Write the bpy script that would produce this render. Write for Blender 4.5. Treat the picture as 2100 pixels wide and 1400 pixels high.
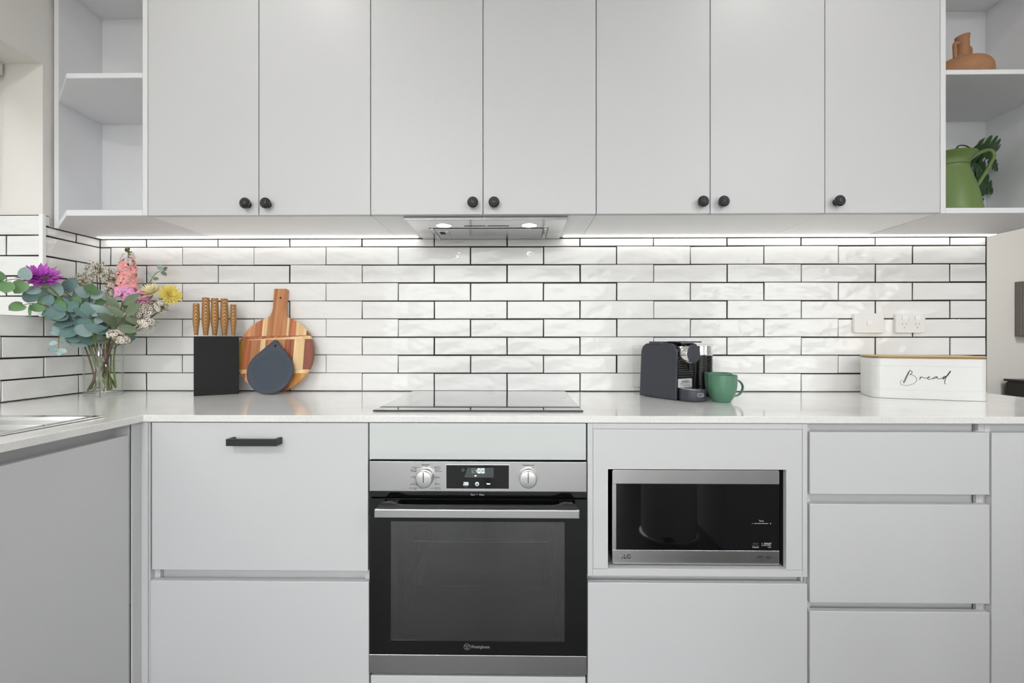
import bpy, bmesh, math, random
from mathutils import Vector, Matrix

random.seed(7)
scene = bpy.context.scene
for o in list(bpy.data.objects):
    bpy.data.objects.remove(o)
COL = scene.collection
PI = math.pi

# ------------------------------------------------------------------ camera
cam_data = bpy.data.cameras.new('camera')
cam = bpy.data.objects.new('camera', cam_data)
COL.objects.link(cam)
cam.location = (0.0, -1.947, 1.114)
cam.rotation_euler = (PI / 2, 0, math.atan(0.0135))
cam_data.sensor_fit = 'HORIZONTAL'
cam_data.sensor_width = 36.0
cam_data.lens = 36.0 * 960.0 / 2100.0
cam_data.shift_y = -3.0 / 2100.0
cam_data.clip_start = 0.02
scene.camera = cam

# ------------------------------------------------------------------ world, exposure
SKY = 4.8            # overcast sky seen through the glazed openings
DOWNLIGHT = 140.0     # ceiling downlight diffusers
LED = 4.0            # strip under the wall cabinets
HOODLAMP = 42.0
FILL_DOME = 50.0   # added domes giving soft fill from behind and over the living room
world = bpy.data.worlds.new('overcast_sky')
scene.world = world
world.use_nodes = True
wn = world.node_tree.nodes
wn['Background'].inputs['Color'].default_value = (0.96, 0.98, 1.0, 1)
wn['Background'].inputs['Strength'].default_value = SKY
scene.view_settings.view_transform = 'Standard'
scene.view_settings.look = 'None'
scene.view_settings.gamma = 1.0
scene.view_settings.use_curve_mapping = False
scene.view_settings.exposure = 0.05
scene.cycles.use_denoising = True
scene.cycles.max_bounces = 12
scene.cycles.use_adaptive_sampling = True
scene.cycles.adaptive_threshold = 0.02
scene.cycles.diffuse_bounces = 5
scene.cycles.glossy_bounces = 5
scene.cycles.transparent_max_bounces = 16
scene.cycles.sample_clamp_indirect = 6.0
scene.cycles.caustics_reflective = False
scene.cycles.caustics_refractive = False


def portal(name, loc, rot, sx, sy):
    d = bpy.data.lights.new(name, 'AREA')
    d.shape = 'RECTANGLE'
    d.size, d.size_y = sx, sy
    d.cycles.is_portal = True
    o = bpy.data.objects.new(name, d)
    o.location, o.rotation_euler = loc, rot
    COL.objects.link(o)


# openings of the room: glazed door in the rear wall, two windows
portal('rear_door_portal', (-0.3, -3.68, 1.15), (-PI / 2, 0, PI), 2.7, 2.3)
portal('rear_window_portal', (3.2, -3.68, 1.5), (-PI / 2, 0, PI), 2.0, 1.4)
portal('side_window_portal', (-1.96, -0.98, 1.67), (0, -PI / 2, 0), 0.9, 1.45)

# ------------------------------------------------------------------ materials
MATS = {}


def srgb(r, g, b):
    def f(c):
        c /= 255.0
        return c / 12.92 if c <= 0.04045 else ((c + 0.055) / 1.055) ** 2.4
    return (f(r), f(g), f(b), 1.0)


def mat(name, col, rough=0.5, metal=0.0, spec=0.5, coat=0.0, ior=1.5, emit=None, strength=0.0,
        noise=None, bump=None, aniso=0.0, trans=0.0, sheen=0.0, sub=0.0):
    """noise=(scale, amount, (sx,sy,sz)) varies the colour; bump=(scale, strength, (sx,sy,sz), distance)"""
    m = bpy.data.materials.new(name)
    m.use_nodes = True
    nt = m.node_tree
    b = nt.nodes['Principled BSDF']
    if len(col) == 3:
        col = (*col, 1)
    b.inputs['Base Color'].default_value = col
    b.inputs['Roughness'].default_value = rough
    b.inputs['Metallic'].default_value = metal
    b.inputs['Specular IOR Level'].default_value = spec
    b.inputs['IOR'].default_value = ior
    b.inputs['Coat Weight'].default_value = coat
    b.inputs['Coat Roughness'].default_value = 0.05
    b.inputs['Anisotropic'].default_value = aniso
    b.inputs['Transmission Weight'].default_value = trans
    b.inputs['Sheen Weight'].default_value = sheen
    b.inputs['Subsurface Weight'].default_value = sub
    if emit:
        b.inputs['Emission Color'].default_value = (*emit[:3], 1)
        b.inputs['Emission Strength'].default_value = strength
    tc = None

    def coords(sc):
        nonlocal tc
        if tc is None:
            tc = nt.nodes.new('ShaderNodeTexCoord')
        mp = nt.nodes.new('ShaderNodeMapping')
        mp.inputs['Scale'].default_value = sc
        nt.links.new(tc.outputs['Object'], mp.inputs['Vector'])
        return mp
    if noise:
        sc, amt, st = noise
        n = nt.nodes.new('ShaderNodeTexNoise')
        n.inputs['Scale'].default_value = sc
        n.inputs['Detail'].default_value = 4
        nt.links.new(coords(st).outputs[0], n.inputs['Vector'])
        r = nt.nodes.new('ShaderNodeMix')
        r.data_type = 'RGBA'
        r.inputs[6].default_value = tuple(c * (1 - amt) for c in col[:3]) + (1,)
        r.inputs[7].default_value = tuple(min(1, c * (1 + amt)) for c in col[:3]) + (1,)
        nt.links.new(n.outputs['Fac'], r.inputs[0])
        nt.links.new(r.outputs[2], b.inputs['Base Color'])
    if bump:
        sc, stg, st, dist = bump
        n = nt.nodes.new('ShaderNodeTexNoise')
        n.inputs['Scale'].default_value = sc
        n.inputs['Detail'].default_value = 2
        nt.links.new(coords(st).outputs[0], n.inputs['Vector'])
        bp = nt.nodes.new('ShaderNodeBump')
        bp.inputs['Strength'].default_value = stg
        bp.inputs['Distance'].default_value = dist
        nt.links.new(n.outputs['Fac'], bp.inputs['Height'])
        nt.links.new(bp.outputs[0], b.inputs['Normal'])
    MATS[name] = m
    return m


def wood(name, c0, c1, scale=8, stretch=(1, 1, 0.08), rough=0.45, bands=None):
    m = bpy.data.materials.new(name)
    m.use_nodes = True
    nt = m.node_tree
    b = nt.nodes['Principled BSDF']
    b.inputs['Roughness'].default_value = rough
    tc = nt.nodes.new('ShaderNodeTexCoord')
    mp = nt.nodes.new('ShaderNodeMapping')
    mp.inputs['Scale'].default_value = stretch
    oi = nt.nodes.new('ShaderNodeObjectInfo')
    va = nt.nodes.new('ShaderNodeVectorMath')
    va.operation = 'SCALE'
    va.inputs[0].default_value = (7.3, 3.1, 5.7)
    nt.links.new(oi.outputs['Random'], va.inputs['Scale'])
    nt.links.new(va.outputs[0], mp.inputs['Location'])
    nt.links.new(tc.outputs['Object'], mp.inputs['Vector'])
    n = nt.nodes.new('ShaderNodeTexNoise')
    n.inputs['Scale'].default_value = scale
    n.inputs['Detail'].default_value = 6
    n.inputs['Distortion'].default_value = 0.6
    nt.links.new(mp.outputs[0], n.inputs['Vector'])
    fac = n.outputs['Fac']
    if bands:
        w = nt.nodes.new('ShaderNodeTexWave')
        w.wave_type = 'RINGS'
        w.rings_direction = 'SPHERICAL'
        w.inputs['Scale'].default_value = bands
        w.inputs['Distortion'].default_value = 1.6
        w.inputs['Detail'].default_value = 2
        w.inputs['Detail Scale'].default_value = 0.6
        ph = nt.nodes.new('ShaderNodeMath')
        ph.operation = 'MULTIPLY'
        ph.inputs[1].default_value = 40.0
        nt.links.new(oi.outputs['Random'], ph.inputs[0])
        nt.links.new(ph.outputs[0], w.inputs['Phase Offset'])
        m2 = nt.nodes.new('ShaderNodeMapping')
        m2.inputs['Scale'].default_value = stretch
        nt.links.new(tc.outputs['Object'], m2.inputs['Vector'])
        nt.links.new(m2.outputs[0], w.inputs['Vector'])
        fac = w.outputs['Fac']
    r = nt.nodes.new('ShaderNodeValToRGB')
    r.color_ramp.elements[0].position = 0.3
    r.color_ramp.elements[0].color = c0
    r.color_ramp.elements[1].position = 0.68
    r.color_ramp.elements[1].color = c1
    nt.links.new(fac, r.inputs[0])
    nt.links.new(r.outputs[0], b.inputs['Base Color'])
    MATS[name] = m
    return m


def clear(name, tint=(1, 1, 1), f0=0.035, rough=0.0):
    """thin clear pane: passes light with a tint, reflects more at grazing angles"""
    m = bpy.data.materials.new(name)
    m.use_nodes = True
    nt = m.node_tree
    nt.nodes.clear()
    out = nt.nodes.new('ShaderNodeOutputMaterial')
    tr = nt.nodes.new('ShaderNodeBsdfTransparent')
    tr.inputs[0].default_value = (*tint, 1)
    gl = nt.nodes.new('ShaderNodeBsdfGlossy')
    gl.inputs['Roughness'].default_value = rough
    lw = nt.nodes.new('ShaderNodeLayerWeight')
    lw.inputs['Blend'].default_value = 0.5
    pw = nt.nodes.new('ShaderNodeMath')
    pw.operation = 'POWER'
    pw.inputs[1].default_value = 5.0
    ma = nt.nodes.new('ShaderNodeMath')
    ma.operation = 'MULTIPLY_ADD'
    ma.inputs[1].default_value = 1.0 - f0
    ma.inputs[2].default_value = f0
    mx = nt.nodes.new('ShaderNodeMixShader')
    nt.links.new(lw.outputs['Facing'], pw.inputs[0])
    nt.links.new(pw.outputs[0], ma.inputs[0])
    nt.links.new(ma.outputs[0], mx.inputs[0])
    nt.links.new(tr.outputs[0], mx.inputs[1])
    nt.links.new(gl.outputs[0], mx.inputs[2])
    nt.links.new(mx.outputs[0], out.inputs[0])
    MATS[name] = m
    return m


mat('door_grey', srgb(204, 204, 205), 0.42, noise=(3, 0.012, (1, 1, 1)), bump=(900, 0.03, (1, 1, 1), 0.0004))
mat('carcass_white', srgb(244, 244, 244), 0.38, bump=(700, 0.02, (1, 1, 1), 0.0004))
mat('shelf_white', srgb(226, 226, 228), 0.45, bump=(700, 0.02, (1, 1, 1), 0.0004))
mat('tile_white', srgb(232, 231, 229), 0.08, spec=0.36, coat=0.0, noise=(5, 0.02, (1, 1, 2)), bump=(7, 0.6, (1, 1, 1.7), 0.019))
mat('grout_black', srgb(18, 17, 16), 0.9, noise=(120, 0.2, (1, 1, 1)))
mat('wall_paint', srgb(226, 223, 217), 0.8, bump=(260, 0.08, (1, 1, 1), 0.001))
mat('living_paint', srgb(226, 222, 215), 0.8, bump=(260, 0.08, (1, 1, 1), 0.001))
mat('ceiling_paint', srgb(240, 240, 238), 0.85, bump=(260, 0.06, (1, 1, 1), 0.001))
mat('trim_white', srgb(240, 240, 238), 0.35, noise=(4, 0.01, (1, 1, 1)))
mat('steel_rail', (0.74, 0.74, 0.74), 0.25, metal=1.0, aniso=0.5, noise=(3, 0.10, (3, 1, 0.3)), bump=(300, 0.05, (0.01, 1, 1), 0.0005))
mat('steel', (0.57, 0.57, 0.57), 0.27, metal=1.0, aniso=0.5, noise=(40, 0.04, (0.02, 1, 6)), bump=(300, 0.05, (0.01, 1, 1), 0.0005))
mat('steel_bright', (0.68, 0.68, 0.68), 0.16, metal=1.0, noise=(20, 0.03, (1, 1, 1)))
mat('hood_panel', (0.80, 0.80, 0.80), 0.2, metal=0.85, noise=(20, 0.03, (1, 1, 1)))
mat('lip_chrome', (0.50, 0.50, 0.51), 0.12, metal=1.0, noise=(9, 0.25, (1, 0.1, 0.1)))
mat('chrome', (0.86, 0.86, 0.86), 0.06, metal=1.0, noise=(20, 0.02, (1, 1, 1)))
mat('black_metal', srgb(38, 38, 40), 0.42, noise=(60, 0.15, (1, 1, 1)))
mat('black_plastic', srgb(16, 16, 17), 0.3, noise=(60, 0.15, (1, 1, 1)))
mat('black_glass', (0.004, 0.004, 0.0045), 0.03, spec=0.5, ior=1.45, noise=(3, 0.1, (1, 1, 1)))
mat('cooktop_glass', (0.012, 0.012, 0.013), 0.02, ior=1.55, noise=(3, 0.1, (1, 1, 1)), coat=1.0)
mat('oven_enamel', srgb(52, 52, 54), 0.35, noise=(50, 0.2, (1, 1, 1)))
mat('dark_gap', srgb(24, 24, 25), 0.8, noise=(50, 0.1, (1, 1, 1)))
mat('gloss_fascia', srgb(200, 204, 203), 0.08, noise=(3, 0.01, (1, 1, 1)), coat=0.5)
mat('lcd_grey', srgb(66, 74, 72), 0.2, noise=(80, 0.05, (1, 1, 1)))
mat('digit_light', (0.8, 0.95, 1.0), 0.5, emit=(0.8, 0.97, 1.0), strength=1.3, noise=(5, 0.02, (1, 1, 1)))
mat('print_white', srgb(210, 210, 212), 0.5, noise=(60, 0.05, (1, 1, 1)))
mat('print_grey', srgb(150, 146, 148), 0.5, noise=(60, 0.05, (1, 1, 1)))
mat('print_black', srgb(22, 22, 24), 0.5, noise=(60, 0.1, (1, 1, 1)))
mat('print_dim', srgb(92, 92, 94), 0.5, noise=(60, 0.1, (1, 1, 1)))
mat('lamp_led', (1, 1, 1), 0.5, emit=(1.0, 0.985, 0.96), strength=LED, noise=(4, 0.0, (1, 1, 1)))
mat('lamp_hood', (1, 1, 1), 0.5, emit=(1.0, 0.985, 0.96), strength=HOODLAMP, noise=(4, 0.0, (1, 1, 1)))
mat('fill_dome', (1, 1, 1), 0.5, emit=(0.98, 0.99, 1.0), strength=FILL_DOME, noise=(4, 0.0, (1, 1, 1)))
mat('lamp_ceiling', (1, 1, 1), 0.5, emit=(1.0, 0.985, 0.96), strength=DOWNLIGHT, noise=(4, 0.0, (1, 1, 1)))
mat('plastic_white', srgb(232, 230, 228), 0.3, noise=(4, 0.01, (1, 1, 1)))
mat('block_black', srgb(21, 22, 22), 0.55, spec=0.25, noise=(14, 0.25, (1, 1, 1)), bump=(300, 0.1, (1, 1, 0.1), 0.0006))
mat('silicone_slate', srgb(60, 68, 80), 0.55, noise=(30, 0.06, (1, 1, 1)))
mat('mug_green', srgb(80, 125, 101), 0.32, noise=(6, 0.05, (1, 1, 1)), coat=0.2)
mat('machine_shell', srgb(56, 59, 67), 0.5, noise=(40, 0.04, (1, 1, 1)), bump=(900, 0.1, (1, 1, 1), 0.0004))
mat('rib_grey', srgb(70, 70, 70), 0.18, noise=(60, 0.05, (1, 1, 1)))
mat('sticker', srgb(208, 208, 206), 0.5, noise=(60, 0.03, (1, 1, 1)))
mat('bin_enamel', srgb(219, 219, 217), 0.25, noise=(3, 0.01, (1, 1, 1)))
mat('terracotta', srgb(164, 118, 84), 0.8, noise=(38, 0.2, (1, 1, 1)), bump=(120, 0.25, (1, 1, 1), 0.002))
mat('jug_green', srgb(100, 122, 66), 0.42, noise=(18, 0.08, (1, 1, 1)))
mat('monstera', srgb(34, 66, 26), 0.32, noise=(22, 0.35, (1, 1, 1)))
mat('euc_blue', srgb(148, 170, 168), 0.6, noise=(26, 0.14, (1, 1, 1)))
mat('euc_teal', srgb(104, 134, 130), 0.6, noise=(26, 0.16, (1, 1, 1)))
mat('euc_green', srgb(108, 146, 98), 0.55, noise=(26, 0.16, (1, 1, 1)))
mat('euc_pale', srgb(168, 194, 192), 0.6, noise=(26, 0.1, (1, 1, 1)))
mat('euc_olive', srgb(108, 122, 96), 0.6, noise=(26, 0.14, (1, 1, 1)))
mat('stem_green', srgb(112, 126, 54), 0.5, noise=(40, 0.2, (1, 1, 1)))
mat('stem_brown', srgb(98, 70, 52), 0.7, noise=(60, 0.25, (1, 1, 1)))
mat('petal_purple', srgb(200, 92, 200), 0.5, noise=(60, 0.22, (1, 1, 1)), sub=0.1)
mat('petal_coral', srgb(246, 172, 168), 0.5, noise=(50, 0.14, (1, 1, 1)), sub=0.1)
mat('petal_blush', srgb(232, 210, 204), 0.5, noise=(50, 0.06, (1, 1, 1)), sub=0.1)
mat('petal_pink', srgb(228, 158, 198), 0.5, noise=(50, 0.12, (1, 1, 1)), sub=0.1)
mat('petal_yellow', srgb(246, 226, 128), 0.5, noise=(50, 0.1, (1, 1, 1)), sub=0.1)
mat('petal_cream', srgb(244, 234, 192), 0.5, noise=(50, 0.06, (1, 1, 1)), sub=0.1)
mat('wax_white', srgb(244, 234, 226), 0.5, noise=(60, 0.08, (1, 1, 1)))
mat('wax_eye', srgb(78, 36, 34), 0.6, noise=(60, 0.1, (1, 1, 1)))
mat('wax_leaf', srgb(118, 122, 58), 0.55, noise=(60, 0.25, (1, 1, 1)))
mat('blind_fabric', srgb(225, 224, 220), 0.8, noise=(300, 0.05, (1, 1, 1)))
mat('tv_black', srgb(112, 106, 100), 0.35, noise=(5, 0.05, (1, 1, 1)))
mat('console_black', srgb(22, 22, 18), 0.3, noise=(12, 0.2, (1, 1, 1)))
mat('pedal_bin_white', srgb(225, 225, 224), 0.35, noise=(5, 0.02, (1, 1, 1)))
mat('terrace', srgb(150, 148, 142), 0.85, noise=(3, 0.15, (1, 1, 1)))
clear('vase_glass', (0.985, 0.992, 0.985), 0.03)
clear('vase_water', (0.965, 0.975, 0.945), 0.006)
clear('tank_plastic', (0.965, 0.97, 0.965), 0.03)
clear('window_glass', (0.985, 0.99, 0.99), 0.03)
clear('oven_window', (0.38, 0.37, 0.37), 0.15, 0.07)
wood('oak_lid', srgb(176, 142, 88), srgb(214, 186, 132), 30, (0.06, 1, 1))
wood('oak_edge', srgb(112, 86, 50), srgb(150, 120, 74), 30, (0.06, 1, 1))
wood('knife_wood', srgb(120, 78, 42), srgb(190, 144, 82), 9, (95, 6, 14), 0.4, bands=1.7)
wood('acacia_red', srgb(126, 62, 40), srgb(196, 118, 76), 40, (1, 1, 0.05), 0.4)
wood('acacia_mid', srgb(150, 92, 54), srgb(214, 150, 100), 40, (1, 1, 0.05), 0.4)
wood('acacia_light', srgb(206, 164, 108), srgb(240, 212, 164), 40, (1, 1, 0.05), 0.4)
wood('acacia_gold', srgb(176, 116, 54), srgb(216, 160, 92), 40, (1, 1, 0.05), 0.4)
wood('acacia_dark', srgb(92, 48, 38), srgb(150, 84, 62), 40, (1, 1, 0.05), 0.4)


def stone():
    m = mat('worktop_stone', srgb(226, 223, 218), 0.13, coat=0.25)
    nt = m.node_tree
    b = nt.nodes['Principled BSDF']
    tc = nt.nodes.new('ShaderNodeTexCoord')
    n = nt.nodes.new('ShaderNodeTexNoise')
    n.inputs['Scale'].default_value = 420
    n.inputs['Detail'].default_value = 3
    n2 = nt.nodes.new('ShaderNodeTexNoise')
    n2.inputs['Scale'].default_value = 7
    ad = nt.nodes.new('ShaderNodeMath')
    ad.operation = 'MULTIPLY_ADD'
    ad.inputs[1].default_value = 0.4
    r = nt.nodes.new('ShaderNodeValToRGB')
    r.color_ramp.elements[0].position = 0.45
    r.color_ramp.elements[0].color = srgb(216, 215, 212)
    r.color_ramp.elements[1].position = 0.8
    r.color_ramp.elements[1].color = srgb(234, 233, 231)
    nt.links.new(tc.outputs['Object'], n.inputs['Vector'])
    nt.links.new(tc.outputs['Object'], n2.inputs['Vector'])
    nt.links.new(n2.outputs['Fac'], ad.inputs[0])
    nt.links.new(n.outputs['Fac'], ad.inputs[2])
    nt.links.new(ad.outputs[0], r.inputs[0])
    nt.links.new(r.outputs[0], b.inputs['Base Color'])


stone()


def floorboards():
    m = mat('floor_boards', srgb(70, 62, 56), 0.38, coat=0.12)
    nt = m.node_tree
    b = nt.nodes['Principled BSDF']
    tc = nt.nodes.new('ShaderNodeTexCoord')
    br = nt.nodes.new('ShaderNodeTexBrick')
    br.inputs['Scale'].default_value = 1.0
    br.inputs['Brick Width'].default_value = 1.5
    br.inputs['Row Height'].default_value = 0.19
    br.inputs['Mortar Size'].default_value = 0.002
    br.inputs['Color1'].default_value = srgb(78, 70, 64)
    br.inputs['Color2'].default_value = srgb(50, 44, 40)
    br.inputs['Mortar'].default_value = srgb(24, 21, 19)
    mp = nt.nodes.new('ShaderNodeMapping')
    mp.inputs['Scale'].default_value = (2.5, 40, 1)
    n = nt.nodes.new('ShaderNodeTexNoise')
    n.inputs['Scale'].default_value = 2.0
    n.inputs['Detail'].default_value = 6
    mx = nt.nodes.new('ShaderNodeMix')
    mx.data_type = 'RGBA'
    mx.blend_type = 'MULTIPLY'
    mx.inputs[0].default_value = 0.7
    nt.links.new(tc.outputs['Object'], br.inputs['Vector'])
    nt.links.new(tc.outputs['Object'], mp.inputs['Vector'])
    nt.links.new(mp.outputs[0], n.inputs['Vector'])
    nt.links.new(br.outputs['Color'], mx.inputs[6])
    nt.links.new(n.outputs['Color'], mx.inputs[7])
    nt.links.new(mx.outputs[2], b.inputs['Base Color'])


floorboards()


# ------------------------------------------------------------------ mesh helpers
class MB:
    def __init__(self):
        self.v, self.f = [], []

    def add(self, vs, fs):
        n = len(self.v)
        self.v += [tuple(p) for p in vs]
        self.f += [tuple(i + n for i in f) for f in fs]
        return self

    def box(self, x0, x1, y0, y1, z0, z1):
        vs = [(x, y, z) for z in (z0, z1) for y in (y0, y1) for x in (x0, x1)]
        return self.add(vs, [(0, 2, 3, 1), (4, 5, 7, 6), (0, 1, 5, 4), (2, 6, 7, 3), (0, 4, 6, 2), (1, 3, 7, 5)])

    def prism(self, pts, axis, a, b):
        """closed outline (CCW seen from +axis) extruded between a and b"""
        def P(u, w, t):
            return {'x': (t, u, w), 'y': (u, t, w), 'z': (u, w, t)}[axis]
        n = len(pts)
        vs = [P(u, w, a) for u, w in pts] + [P(u, w, b) for u, w in pts]
        fs = [tuple(range(n))[::-1], tuple(range(n, 2 * n))]
        fs += [(i, (i + 1) % n, n + (i + 1) % n, n + i) for i in range(n)]
        return self.add(vs, fs)

    def lathe(self, prof, c=(0, 0, 0), seg=32, axis='z', cap=True):
        vs, fs = [], []
        k = len(prof)
        for r, t in prof:
            for i in range(seg):
                a = 2 * PI * i / seg
                u, w = r * math.cos(a), r * math.sin(a)
                p = {'z': (u, w, t), 'y': (u, t, w), 'x': (t, u, w)}[axis]
                vs.append((p[0] + c[0], p[1] + c[1], p[2] + c[2]))
        for j in range(k - 1):
            for i in range(seg):
                i2 = (i + 1) % seg
                fs.append((j * seg + i, j * seg + i2, (j + 1) * seg + i2, (j + 1) * seg + i))
        if cap:
            fs.append(tuple(range(seg))[::-1])
            fs.append(tuple(range((k - 1) * seg, k * seg)))
        return self.add(vs, fs)

    def tube(self, pts, r, seg=8, closed=False):
        pts = [Vector(p) for p in pts]
        n = len(pts)
        rs = r if isinstance(r, (list, tuple)) else [r] * n
        vs, fs = [], []
        up = None
        for i, p in enumerate(pts):
            if closed:
                d = pts[(i + 1) % n] - pts[i - 1]
            else:
                d = pts[min(i + 1, n - 1)] - pts[max(i - 1, 0)]
            d = d.normalized() if d.length > 1e-9 else Vector((0, 0, 1))
            if up is None:
                up = d.orthogonal().normalized()
            up = (up - d * up.dot(d))
            up = up.normalized() if up.length > 1e-6 else d.orthogonal().normalized()
            q = d.cross(up)
            for k in range(seg):
                a = 2 * PI * k / seg
                vs.append(p + (up * math.cos(a) + q * math.sin(a)) * rs[i])
        m = n if closed else n - 1
        for i in range(m):
            j = (i + 1) % n
            for k in range(seg):
                k2 = (k + 1) % seg
                fs.append((i * seg + k, i * seg + k2, j * seg + k2, j * seg + k))
        if not closed:
            fs.append(tuple(range(seg))[::-1])
            fs.append(tuple(range((n - 1) * seg, n * seg)))
        return self.add(vs, fs)

    def ribbon(self, pts, w, nrm):
        """flat stroke along pts lying in the plane with normal nrm"""
        pts = [Vector(p) for p in pts]
        nrm = Vector(nrm)
        vs = []
        n = len(pts)
        for i, p in enumerate(pts):
            d = (pts[min(i + 1, n - 1)] - pts[max(i - 1, 0)])
            d = d.normalized() if d.length > 1e-9 else Vector((1, 0, 0))
            s = d.cross(nrm).normalized() * ((w[i] if isinstance(w, list) else w) / 2)
            vs += [p + s, p - s]
        fs = [(2 * i, 2 * i + 1, 2 * i + 3, 2 * i + 2) for i in range(n - 1)]
        return self.add(vs, fs)

    def cells(self, us, ws, solid, axis, a, b):
        """grid of cells in a plane extruded a..b along axis; solid(i, j) tells which cells exist"""
        def P(u, w, t):
            return {'x': (t, u, w), 'y': (u, t, w), 'z': (u, w, t)}[axis]
        ids = {}

        def V(i, j, t):
            k = (i, j, t)
            if k not in ids:
                ids[k] = len(self.v)
                self.v.append(P(us[i], ws[j], (a, b)[t]))
            return ids[k]
        nu, nw = len(us) - 1, len(ws) - 1
        S = lambda i, j: 0 <= i < nu and 0 <= j < nw and solid(i, j)
        for i in range(nu):
            for j in range(nw):
                if not S(i, j):
                    continue
                for t in (0, 1):
                    q = (V(i, j, t), V(i + 1, j, t), V(i + 1, j + 1, t), V(i, j + 1, t))
                    self.f.append(q if t else q[::-1])
                for (di, dj, e0, e1) in ((-1, 0, (i, j), (i, j + 1)), (1, 0, (i + 1, j + 1), (i + 1, j)),
                                         (0, -1, (i + 1, j), (i, j)), (0, 1, (i, j + 1), (i + 1, j + 1))):
                    if not S(i + di, j + dj):
                        self.f.append((V(*e0, 0), V(*e1, 0), V(*e1, 1), V(*e0, 1)))
        return self

    def mesh(self, name, smooth=False, angle=40):
        me = bpy.data.meshes.new(name)
        me.from_pydata(self.v, [], self.f)
        bm = bmesh.new()
        bm.from_mesh(me)
        bmesh.ops.recalc_face_normals(bm, faces=bm.faces)
        bm.to_mesh(me)
        bm.free()
        if smooth:
            me.shade_smooth()
            me.set_sharp_from_angle(angle=math.radians(angle))
        me.update()
        return me


def root_matrix(o):
    while o.parent is not None:
        o = o.parent
    return Matrix.Translation(o.location) @ o.rotation_euler.to_matrix().to_4x4()


def link_mesh(name, me, m=None, parent=None):
    if m and not me.materials:
        me.materials.append(MATS[m])
    o = bpy.data.objects.new(name, me)
    COL.objects.link(o)
    if parent is not None:
        o.parent = parent
    return o


def part(name, mb, m, parent, local=False, smooth=False, bevel=0.0, seg=2, angle=40, label=None):
    """a mesh child; its points are given in world metres unless local"""
    if not local:
        inv = root_matrix(parent).inverted()
        mb.v = [tuple(inv @ Vector(p)) for p in mb.v]
    me = mb.mesh(name, smooth or bevel > 0, angle if not bevel else 50)
    o = link_mesh(name, me, m, parent)
    if bevel:
        md = o.modifiers.new('edge', 'BEVEL')
        md.width = bevel
        md.segments = seg
        md.limit_method = 'ANGLE'
        md.angle_limit = math.radians(40)
        md.harden_normals = True
    if label:
        o['label'] = label
    return o


def thing(name, label, cat, loc=(0, 0, 0), rotz=0.0, group=None):
    o = bpy.data.objects.new(name, None)
    COL.objects.link(o)
    o.empty_display_size = 0.05
    o.location = loc
    o.rotation_euler = (0, 0, rotz)
    o['label'] = label
    o['category'] = cat
    if group:
        o['group'] = group
    return o


def struct(name, mb, m, label, cat='wall', bevel=0.0):
    o = link_mesh(name, mb.mesh(name), m)
    o['kind'] = 'structure'
    o['label'] = label
    o['category'] = cat
    if bevel:
        md = o.modifiers.new('edge', 'BEVEL')
        md.width = bevel
        md.segments = 2
        md.limit_method = 'ANGLE'
    return o


def text(name, s, size, origin, m, parent, right=(1, 0, 0), up=(0, 0, 1), align='CENTER', local=False, width=1.0, off=0.0):
    c = bpy.data.curves.new(name, 'FONT')
    c.body = s
    c.size = size
    c.align_x = align
    c.align_y = 'CENTER'
    c.resolution_u = 3
    c.offset = off
    t = bpy.data.objects.new(name, c)
    COL.objects.link(t)
    dg = bpy.context.evaluated_depsgraph_get()
    me = bpy.data.meshes.new_from_object(t.evaluated_get(dg))
    bpy.data.objects.remove(t)
    bpy.data.curves.remove(c)
    r, u, og = Vector(right), Vector(up), Vector(origin)
    inv = Matrix() if local else root_matrix(parent).inverted()
    for v in me.vertices:
        v.co = inv @ (og + r * (v.co.x * width) + u * v.co.y)
    me.name = name
    me.materials.clear()
    me.materials.append(MATS[m])
    return link_mesh(name, me, None, parent)


def circle_pts(cx, cz, r, n=28, y=0.0):
    return [(cx + r * math.cos(2 * PI * i / n), y, cz + r * math.sin(2 * PI * i / n)) for i in range(n + 1)]


def rrect(x0, x1, z0, z1, r, n=5):
    pts = []
    for cx, cz, a0 in ((x1 - r, z1 - r, 0), (x0 + r, z1 - r, 90), (x0 + r, z0 + r, 180), (x1 - r, z0 + r, 270)):
        for i in range(n + 1):
            a = math.radians(a0 + 90 * i / n)
            pts.append((cx + r * math.cos(a), cz + r * math.sin(a)))
    return pts


def smooth_path(p, sub=5):
    out = []
    n = len(p)
    for i in range(n - 1):
        p0, p1, p2, p3 = [Vector(p[max(0, min(n - 1, i + k))]) for k in (-1, 0, 1, 2)]
        for j in range(sub):
            t_ = j / sub
            out.append(0.5 * ((2 * p1) + (p2 - p0) * t_ + (2 * p0 - 5 * p1 + 4 * p2 - p3) * t_ ** 2 + (3 * p1 - p0 - 3 * p2 + p3) * t_ ** 3))
    out.append(Vector(p[-1]))
    return out


# ------------------------------------------------------------------ setting
ZC = 0.9      # worktop height
CEIL = 2.7
XL = -1.768   # plaster of the left wall
struct('floor', MB().box(-2.1, 5.4, -3.9, 1.9, -0.06, 0.0), 'floor_boards', 'dark timber floorboards of the open plan kitchen', 'floor')
struct('ceiling', MB().box(-2.1, 5.4, -3.9, 1.9, CEIL, CEIL + 0.08), 'ceiling_paint', 'white plaster ceiling over the kitchen', 'ceiling')
wall_back = struct('wall_back', MB().box(-2.1, 1.922, 0.008, 0.12, 0, CEIL), 'wall_paint', 'tiled kitchen wall behind the worktop')
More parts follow.
